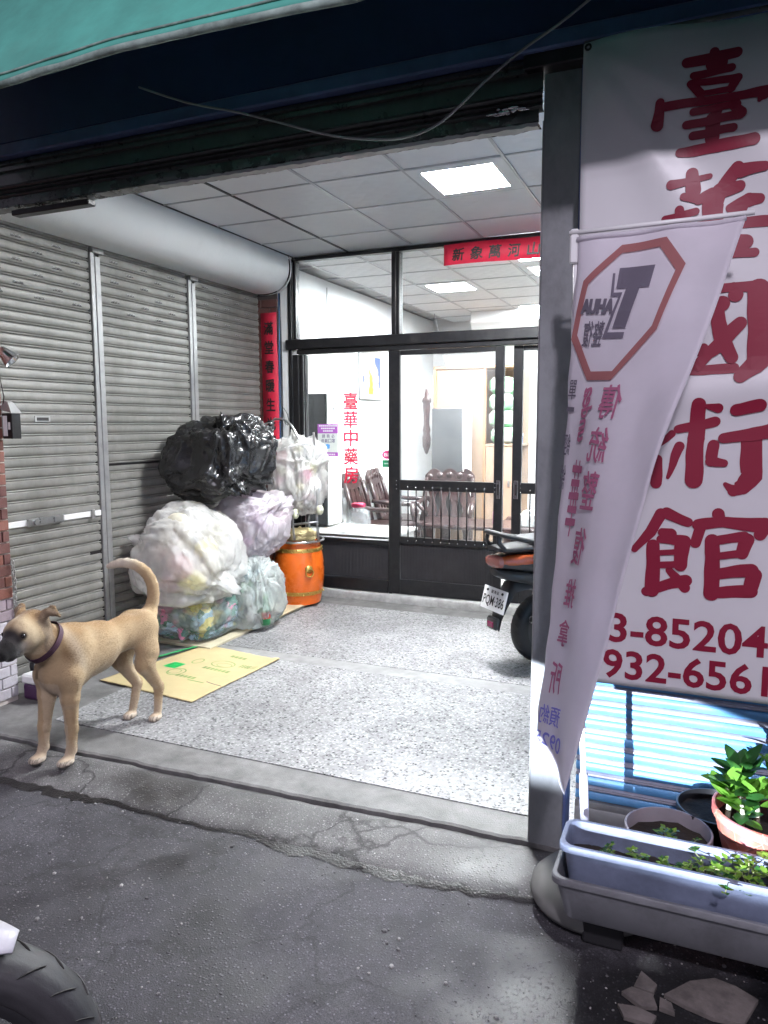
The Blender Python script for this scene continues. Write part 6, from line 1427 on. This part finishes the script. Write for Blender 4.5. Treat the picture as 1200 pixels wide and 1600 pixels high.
# collar round the neck
ca, cb = Vector((.300,-.002,.560)), Vector((.395,-.008,.612)); ax = (cb-ca).normalized(); mid = Vector((.332,-.004,.580)); tilt = Vector((.72,-.02,.69)).normalized()
u_ = tilt.cross(Vector((0,1,0))).normalized(); w_ = tilt.cross(u_)
pts = []
from mathutils import geometry
for k in range(36):
    a = 2*math.pi*k/36; dvec = u_*math.cos(a)+w_*math.sin(a); r_ = .03
    while r_ < .16 and dogf(np.array([[list(mid+dvec*r_)]]))[0,0] < .002: r_ += .002
    pts.append(Vector(dogw(*(mid+dvec*r_))))
cl_ = M('collar', (.045,.012,.030), .6, var=.2, bump=.3, bs=200)
tw = Vector(dogw(*tilt))-Vector(dogw(0,0,0)); g = MB(); n = len(pts); cen = sum(pts, Vector())/n
Vc = []
for p in pts:
    o_ = (p-cen).normalized()*.004; Vc += [p-tw*.014, p-tw*.014+o_, p+tw*.014+o_, p+tw*.014]
g.add(Vc, [(4*i+a, 4*i+(a+1) % 4, 4*((i+1) % n)+(a+1) % 4, 4*((i+1) % n)+a) for i in range(n) for a in range(4)])
co = obj('collar', g, cl_, dog, 40)
low = min(pts, key=lambda p: p.z); obj('collar_tag', MB().tube([low+Vector((0,-.004,-.004)), low+Vector((0,-.006,-.022)), low+Vector((0,-.005,-.040))], [.008,.009,.007], 8), MT['rubber'], co, True)

# ================================================================== SCOOTER parked in the porch
SR = R(47); t = thing('scooter', 'black scooter with orange tail lamp parked behind the steel post', 'scooter', (-.918, 4.80, .004), SR)
paint = M('scooter_black', (.016,.016,.018), .3, var=.2, coat=.3); plast = M('scooter_plastic', (.03,.03,.032), .55, var=.2, bump=.2, bs=150); silver = M('scooter_silver', (.42,.42,.45), .35, metal=.5, var=.05)
def so(n, g, m, p=None, s=False): return obj(n, g, m, p or t, s, world=False)
def wheel(x, r_, w_, nm='rear_wheel'):
    wh = so(nm, MB().lathe([(.03,-.03),(.05,-.04),(.10,-.03),(.135,-.045),(.145,-.045),(.145,.045),(.135,.045),(.10,.03),(.05,.04),(.03,.03)], (x,0,r_), 32, axis='y'), M('rim_dark', (.06,.06,.062), .4, metal=.5), None, 40)
    so('tyre', MB().lathe([(.14,-w_*.7),(.165,-w_),(r_-.025,-w_),(r_-.006,-w_*.7),(r_,0),(r_-.006,w_*.7),(r_-.025,w_),(.165,w_),(.14,w_*.7)], (x,0,r_), 44, axis='y'), MT['rubber'], wh, True); return wh
rw_ = wheel(0, .232, .058)
for k in range(26):
    a0 = 2*math.pi*k/26
    for sg in (-1, 1): so('tread_groove', MB().tube([((.2335-.010*(q/4)**2)*math.cos(a0+.10*q/4), sg*(.004+.046*q/4), .232+(.2335-.010*(q/4)**2)*math.sin(a0+.10*q/4)) for q in range(5)], [.001,.0032,.0035,.0035,.0015], 5, flat=.6), MT['ink'], rw_)
for k in range(3):
    a0 = R(120*k+15); so('spoke', MB().tube([(.04*math.cos(a0),-.03,.232+.04*math.sin(a0)),(.13*math.cos(a0+.15),-.035,.232+.13*math.sin(a0+.15))], [.024,.014], 8), silver, rw_, True)
so('brake_hub', MB().lathe([(0,-.055),(.05,-.05),(.055,-.035)], (0,0,.232), 20, axis='y'), silver, rw_, True); wheel(1.24, .22, .05, 'front_wheel')
def loft(rings, cap=True):
    n = len(rings[0]); g = MB(); g.add([p for q in rings for p in q], [(i*n+k, i*n+(k+1) % n, (i+1)*n+(k+1) % n, (i+1)*n+k) for i in range(len(rings)-1) for k in range(n)]+([tuple(range(n))[::-1], tuple((len(rings)-1)*n+k for k in range(n))] if cap else [])); return g
def ov(x, hw, z0, z1, n=16, p=.7):
    zc, hz = (z0+z1)/2, (z1-z0)/2; P = []
    for k in range(n):
        a = 2*math.pi*k/n; c_, s_2 = math.cos(a), math.sin(a); P.append((x, math.copysign(abs(c_)**p, c_)*hw, zc+math.copysign(abs(s_2)**p, s_2)*hz))
    return P
# tail fairing: lamp shell, side covers, under tail
so('tail_cover', loft([ov(-.395,.030,.690,.705), ov(-.36,.085,.655,.730), ov(-.25,.125,.635,.752), ov(-.05,.15,.60,.765), ov(.20,.165,.52,.76), ov(.45,.15,.42,.72), ov(.55,.10,.40,.60)]), paint, None, 50)
so('side_stripe', loft([ov(-.10,.146,.618,.632), ov(.0,.158,.585,.640), ov(.25,.172,.52,.65), ov(.42,.16,.50,.63)]), silver, None, 50)
lampm = M('tail_lamp', (.42,.075,.02), .18, var=.2, vs=8, spec=.7, coat=.6)
for s in (-1, 1):
    def lf(u, v, s=s):
        x = -.385+.36*u; hw = .055+.096*min(1, u*1.6)**.7; zc = .700+.03*u; hz = .038*math.sin(math.pi*min(1,(u*.85+.15)))**.6*(1-.65*max(0,u-.4))
        a = (v-.5)*math.pi; return (x, s*(hw*(.35+.65*math.cos(a)**.6 if abs(a) < 1.57 else .35)+.010), zc+hz*math.sin(a))
    so('tail_lamp', MB().grid(lf, 18, 10), lampm, None, True)
so('centre_lamp', loft([ov(-.412,.055,.680,.725), ov(-.40,.085,.665,.738), ov(-.37,.090,.660,.742)]), M('brake_lens', (.30,.10,.085), .2, coat=.5), None, 50)
so('under_tail', loft([ov(-.385,.05,.612,.655), ov(-.33,.10,.585,.65), ov(-.18,.125,.55,.63), ov(.10,.13,.45,.60)]), plast, None, 50)
so('rear_fender', loft([[(x, y*hw, z+dz) for y, dz in ((-1,-.03),(-.7,.015),(0,.03),(.7,.015),(1,-.03),(.7,-.02),(0,-.012),(-.7,-.02))] for x, z, hw in ((-.375,.285,.055),(-.36,.36,.06),(-.33,.44,.075),(-.27,.54,.085),(-.12,.56,.085),(.05,.53,.08))]), plast, None, 50)
rf = so('reflector_mount', MB().cb(-.405,-.365,-.055,.055,.265,.345,.012), plast, None); so('reflector', MB().cb(-.410,-.404,-.035,.035,.280,.318,.002), M('red_reflector', (.20,.01,.06), .2, coat=.6), rf)
# number plate
pl = so('number_plate', MB().cb(-.006,.0,-.135,.135,0,.145,.002), MT['white']); pl.location = (-.395,0,.385); pl.rotation_euler = (0, R(14), 0)
ink = Ink(); ink.txt('PQM·386', -.118, .118, .018, .092, .012); ink.txt('臺灣省', -.045, .045, .108, .130, .01)
def pm_(x, y): return (-.0072, -x, y)
V_ = ink.build('plate_lettering', MT['ink'], pl, pm_); V_.location = (0,0,0)
for x in (-.085, .085): so('bolt', MB().sph((-.008,x,.122), .009, 8, 5), MT['ink'], pl, True)
# grab rail and seat
so('grab_rail', MB().tube([(.02,-.135,.805),(-.20,-.135,.835),(-.34,-.115,.868),(-.40,-.06,.885),(-.412,0,.888),(-.40,.06,.885),(-.34,.115,.868),(-.20,.135,.835),(.02,.135,.805)], [.018,.019,.021,.022,.022,.022,.021,.019,.018], 8, flat=.75), plast, None, True)
so('rail_foot', loft([ov(-.40,.075,.775,.800), ov(-.35,.10,.76,.80), ov(-.15,.11,.755,.81), ov(.05,.11,.755,.82)]), plast, None, 50)
for s in (-1,1): so('rail_stay', MB().tube([(-.395,.06*s,.875),(-.40,.07*s,.83),(-.36,.08*s,.785)], .014, 8), plast, None, True)
so('seat', loft([ov(-.17,.10,.815,.835), ov(-.12,.135,.80,.852), ov(.10,.15,.79,.855), ov(.32,.145,.775,.835), ov(.52,.11,.76,.815), ov(.60,.05,.755,.79)]), M('seat_vinyl', (.06,.06,.065), .45, var=.15, bump=.2, bs=200), None, 60)
# engine, silencer, shock
so('swing_arm', loft([ov(-.06,.035,.19,.27), ov(.10,.05,.17,.31), ov(.35,.07,.20,.36), ov(.48,.06,.24,.34)]), silver, None, 50).location = (0,.105,0)
sl = so('silencer', MB().lathe([(.0,-.25),(.045,-.245),(.058,-.22),(.062,.0),(.058,.14),(.03,.18)], (0,0,0), 24, axis='x'), plast, None, True); sl.location = (.09,-.135,.285); sl.rotation_euler = (0, R(10), R(-3))
so('silencer_tip', MB().lathe([(.018,-.275),(.024,-.275),(.024,-.24)], (0,0,0), 16, axis='x'), MT['steel'], sl, True); so('heat_guard', MB().lathe([(.064,-.14),(.068,-.12),(.068,.08),(.064,.10)], (0,0,0), 20, axis='x', a0=R(150), a1=R(320)), silver, sl, True)
for s in (-1,1): so('shock', MB().tube([(-.03,.10*s,.27),(.04,.11*s,.55)], .024, 10), MT['steel'], None, True)
# front half
so('floor_board', MB().cb(.50,.88,-.15,.15,.27,.33,.02), plast); so('leg_shield', loft([[(x+.02*abs(y)*2, y*hw, z) for y in (-1,-.6,0,.6,1)]+[(x+.05, y*hw, z) for y in (1,.6,0,-.6,-1)] for x, z, hw in ((.86,.30,.14),(.92,.50,.18),(.90,.75,.20),(.84,.92,.12))]), paint, None, 50)
so('headlamp', MB().lathe([(0,-.01),(.06,-.004),(.075,.006),(.07,.012)], (.985,0,.70), 24, axis='x'), MT['chrome'], None, True)
so('front_fender', MB().lathe([(.235,-.06),(.25,0),(.235,.06)], (1.24,0,.22), 20, axis='y', a0=R(20), a1=R(170)), paint, None, True)
for s in (-1,1): so('fork', MB().tube([(1.24,.065*s,.22),(1.10,.06*s,.50),(.95,.05*s,.85)], .02, 10), MT['steel'], None, True)
so('handlebar', MB().tube([(.72,-.33,1.0),(.80,-.2,.99),(.88,0,.97),(.80,.2,.99),(.72,.33,1.0)], .016, 10), plast, None, True); so('headlamp_cowl', loft([ov(.80,.10,.93,1.02), ov(.90,.13,.89,1.04), ov(1.0,.08,.92,1.0)]), paint, None, 50)
for s in (-1,1): so('mirror', MB().sph((.80,.28*s,1.20), (.015,.06,.04), 12, 8), plast, None, True); so('mirror_stalk', MB().tube([(.80,.2*s,.99),(.80,.26*s,1.18)], .006, 6), plast, None, True)

# ================================================================== MOTORCYCLE at the bottom left
MC = Vector((-1.335, .905, 0)); MA = R(38)
t = thing('motorcycle', 'motorcycle with white fairing cut off at the bottom left corner', 'motorcycle', (MC.x, MC.y, -.03), MA)
wh = so('front_wheel', MB().lathe([(.02,-.05),(.035,-.05),(.035,.05),(.02,.05)], (0,0,.285), 20, axis='y'), MT['steel'], None, 40)
so('rim', MB().lathe([(.185,-.05),(.20,-.052),(.212,-.045),(.205,-.03),(.19,0),(.205,.03),(.212,.045),(.20,.052),(.185,.05),(.175,0),(.185,-.05)], (0,0,.285), 56, axis='y'), M('rim_black', (.03,.03,.034), .3, metal=.4), wh, 40)
for k in range(5):
    a = R(72*k+20); g = MB().tube([(.03*math.cos(a),.0,.285+.03*math.sin(a)),(.11*math.cos(a+.08),.0,.285+.11*math.sin(a+.08)),(.185*math.cos(a),.0,.285+.185*math.sin(a))], [.022,.016,.02], 8); so('spoke', g, MT['steel'], wh, True)
tpf = [(.198,-.040),(.215,-.058),(.245,-.064),(.268,-.054),(.281,-.032),(.285,0),(.281,.032),(.268,.054),(.245,.064),(.215,.058),(.198,.040)]
tpf = [(tpf[i][0]+(tpf[i+1][0]-tpf[i][0])*s/3, tpf[i][1]+(tpf[i+1][1]-tpf[i][1])*s/3) for i in range(len(tpf)-1) for s in range(3)]+[tpf[-1]]
ty = so('tyre', MB().lathe(tpf, (0,0,.285), 96, axis='y'), M('tyre_rubber', (.035,.034,.038), .6, var=.15, vs=30, bump=.15, bs=160), wh, True)
for k in range(22):
    for s in (-1, 1):
        a0 = 2*math.pi*(k+(.5 if s > 0 else 0))/22; P = []
        for q in range(7):
            y = s*(.010+.044*q/6); aa = a0+.16*q/6; r_ = .2862-.018*(abs(y)/.054)**2.2; P.append((r_*math.cos(aa), y, .285+r_*math.sin(aa)))
        so('tread_groove', MB().tube(P, [.0012,.003,.0034,.0034,.0034,.003,.0012], 5, flat=.5), MT['ink'], ty)
wf = M('white_fairing', (.62,.61,.66), .35, var=.06, vs=20, bump=.15, bs=120)
so('mudguard', MB().sheet(lambda u, v: ((.300+.01*math.sin(3.14*v))*math.cos(R(64+70*u)), (v-.5)*.15*(.45+.55*min(1,u*4)), .285+(.300+.016*math.sin(3.14*v))*math.sin(R(64+70*u))), 24, 10, (0,0,.004)), wf, None, True)
for s in (-1,1): so('fork', MB().tube([(0,.085*s,.285),(-.12,.085*s,.62),(-.24,.08*s,.95)], [.022,.024,.024], 12), MT['steel'], None, True)
so('headlamp_shell', loft([ov(-.16,.05,.67,.77), ov(-.12,.10,.63,.82), ov(-.05,.11,.64,.81), ov(-.035,.10,.65,.80)], False), wf, None, 60)
so('lens', MB().lathe([(0,.006),(.05,.004),(.085,-.004)], (-.04,0,.725), 24, axis='x'), thin_glass('lamp_lens', (1,1,1)), None, True)
so('fuel_tank', loft([ov(-.30,.05,.80,.88), ov(-.40,.14,.72,.93), ov(-.60,.15,.70,.94), ov(-.80,.09,.70,.84)]), wf, None, 60); so('seat', loft([ov(-.75,.08,.76,.82), ov(-.95,.14,.74,.82), ov(-1.3,.10,.78,.86)]), plast, None, 60)
so('engine', MB().cb(-.80,-.40,-.14,.14,.25,.62,.03), MT['steel']); so('handlebar', MB().tube([(-.42,-.36,1.0),(-.28,-.2,1.02),(-.25,0,1.0),(-.28,.2,1.02),(-.42,.36,1.0)], .013, 8), plast, None, True)
rw = so('rear_wheel', MB().lathe([(.02,-.05),(.20,-.04),(.20,.04),(.02,.05)], (-1.32,0,.285), 32, axis='y'), MT['steel'], None, 40); so('tyre', MB().lathe(tpf, (-1.32,0,.285), 48, axis='y'), MT['rubber'], rw, True); so('swing_arm', MB().tube([(-.8,.1,.35),(-1.32,.1,.285)], .025, 8), MT['steel'], None, True)
# ---- unseen scooter added left of the lens to carry the dipped beam
def copy_tree(o, parent=None):
    c_ = o.copy(); COL.objects.link(c_); c_.parent = parent
    for ch in list(o.children): copy_tree(ch, c_)
    return c_
sc0 = bpy.data.objects['scooter']; sc1 = copy_tree(sc0); sc1['label'] = 'scooter added beside the viewer, out of the picture, to carry the headlamp beam'
LP = Vector((-.86, .0, .70)); AIM = Vector((-.05, 2.85, .36)); hd_ = math.atan2(AIM.y-LP.y, AIM.x-LP.x)
sc1.rotation_euler = (0,0,hd_); sc1.location = (LP.x-1.03*math.cos(hd_), LP.y-1.03*math.sin(hd_), -.03)
# dipped beam: bright below a sharp cut-off, softer at the foot
ld = bpy.data.lights.new('headlamp_beam', 'SPOT'); ld.energy = HEADLIGHT; ld.spot_size = R(60); ld.spot_blend = .5; ld.shadow_soft_size = .010; ld.color = (.80,.88,1.0)
lo = bpy.data.objects.new('headlamp_beam', ld); COL.objects.link(lo); lo.location = LP; lo.rotation_euler = (AIM-LP).to_track_quat('-Z','Y').to_euler()
ld.use_nodes = True; tt = ld.node_tree; em = tt.nodes['Emission']
tc = nd(tt, 'ShaderNodeTexCoord'); sp = nd(tt, 'ShaderNodeSeparateXYZ'); tt.links.new(tc.outputs['Normal'], sp.inputs[0])
def mth(op, a, b):
    n = nd(tt, 'ShaderNodeMath', operation=op)
    for i, v in enumerate((a, b)):
        if isinstance(v, (int, float)): n.inputs[i].default_value = v
        else: tt.links.new(v, n.inputs[i])
    return n.outputs[0]
def sstep(v, a, b):
    n = nd(tt, 'ShaderNodeMapRange', interpolation_type='SMOOTHSTEP'); tt.links.new(v, n.inputs[0]); n.inputs[1].default_value = a; n.inputs[2].default_value = b; return n.outputs[0]
yy = mth('ADD', sp.outputs[1], mth('MULTIPLY', sp.outputs[0], .26)); y2 = sp.outputs[1]
st_ = mth('MULTIPLY', sstep(yy, .074, .066), sstep(y2, -.072, -.034))
st_ = mth('MULTIPLY', st_, sstep(sp.outputs[0], -.195, -.155))
tt.links.new(mth('MULTIPLY', st_, 1.), em.inputs['Strength'])

# ================================================================== SMALL STUFF ON THE GROUND
rnd = random.Random(5); g = MB()
for k in range(1500):
    x = rnd.uniform(-2.9,.6); y = 1.2+rnd.random()**1.3*1.25
    if y > front_edge(x)-.01: y = front_edge(x)-rnd.uniform(.0,.05)
    s = rnd.uniform(.0012,.0038)*(2.2 if rnd.random() < .07 else 1)
    g.sph((x, y, roadz(x,y)+s*.3), (s*rnd.uniform(.8,1.5), s*rnd.uniform(.8,1.4), s*.7), 5, 4, rnd.choice((0,0,1,1,2)), Matrix.Rotation(rnd.uniform(0,6.28), 3, 'Z'))
tag(obj('gravel', g, [M('grit_a', (.10,.097,.10), .8), M('grit_b', (.17,.165,.165), .8), M('grit_c', (.33,.32,.31), .8)], None), 'loose grit scattered over the asphalt', 'gravel', kind='stuff')
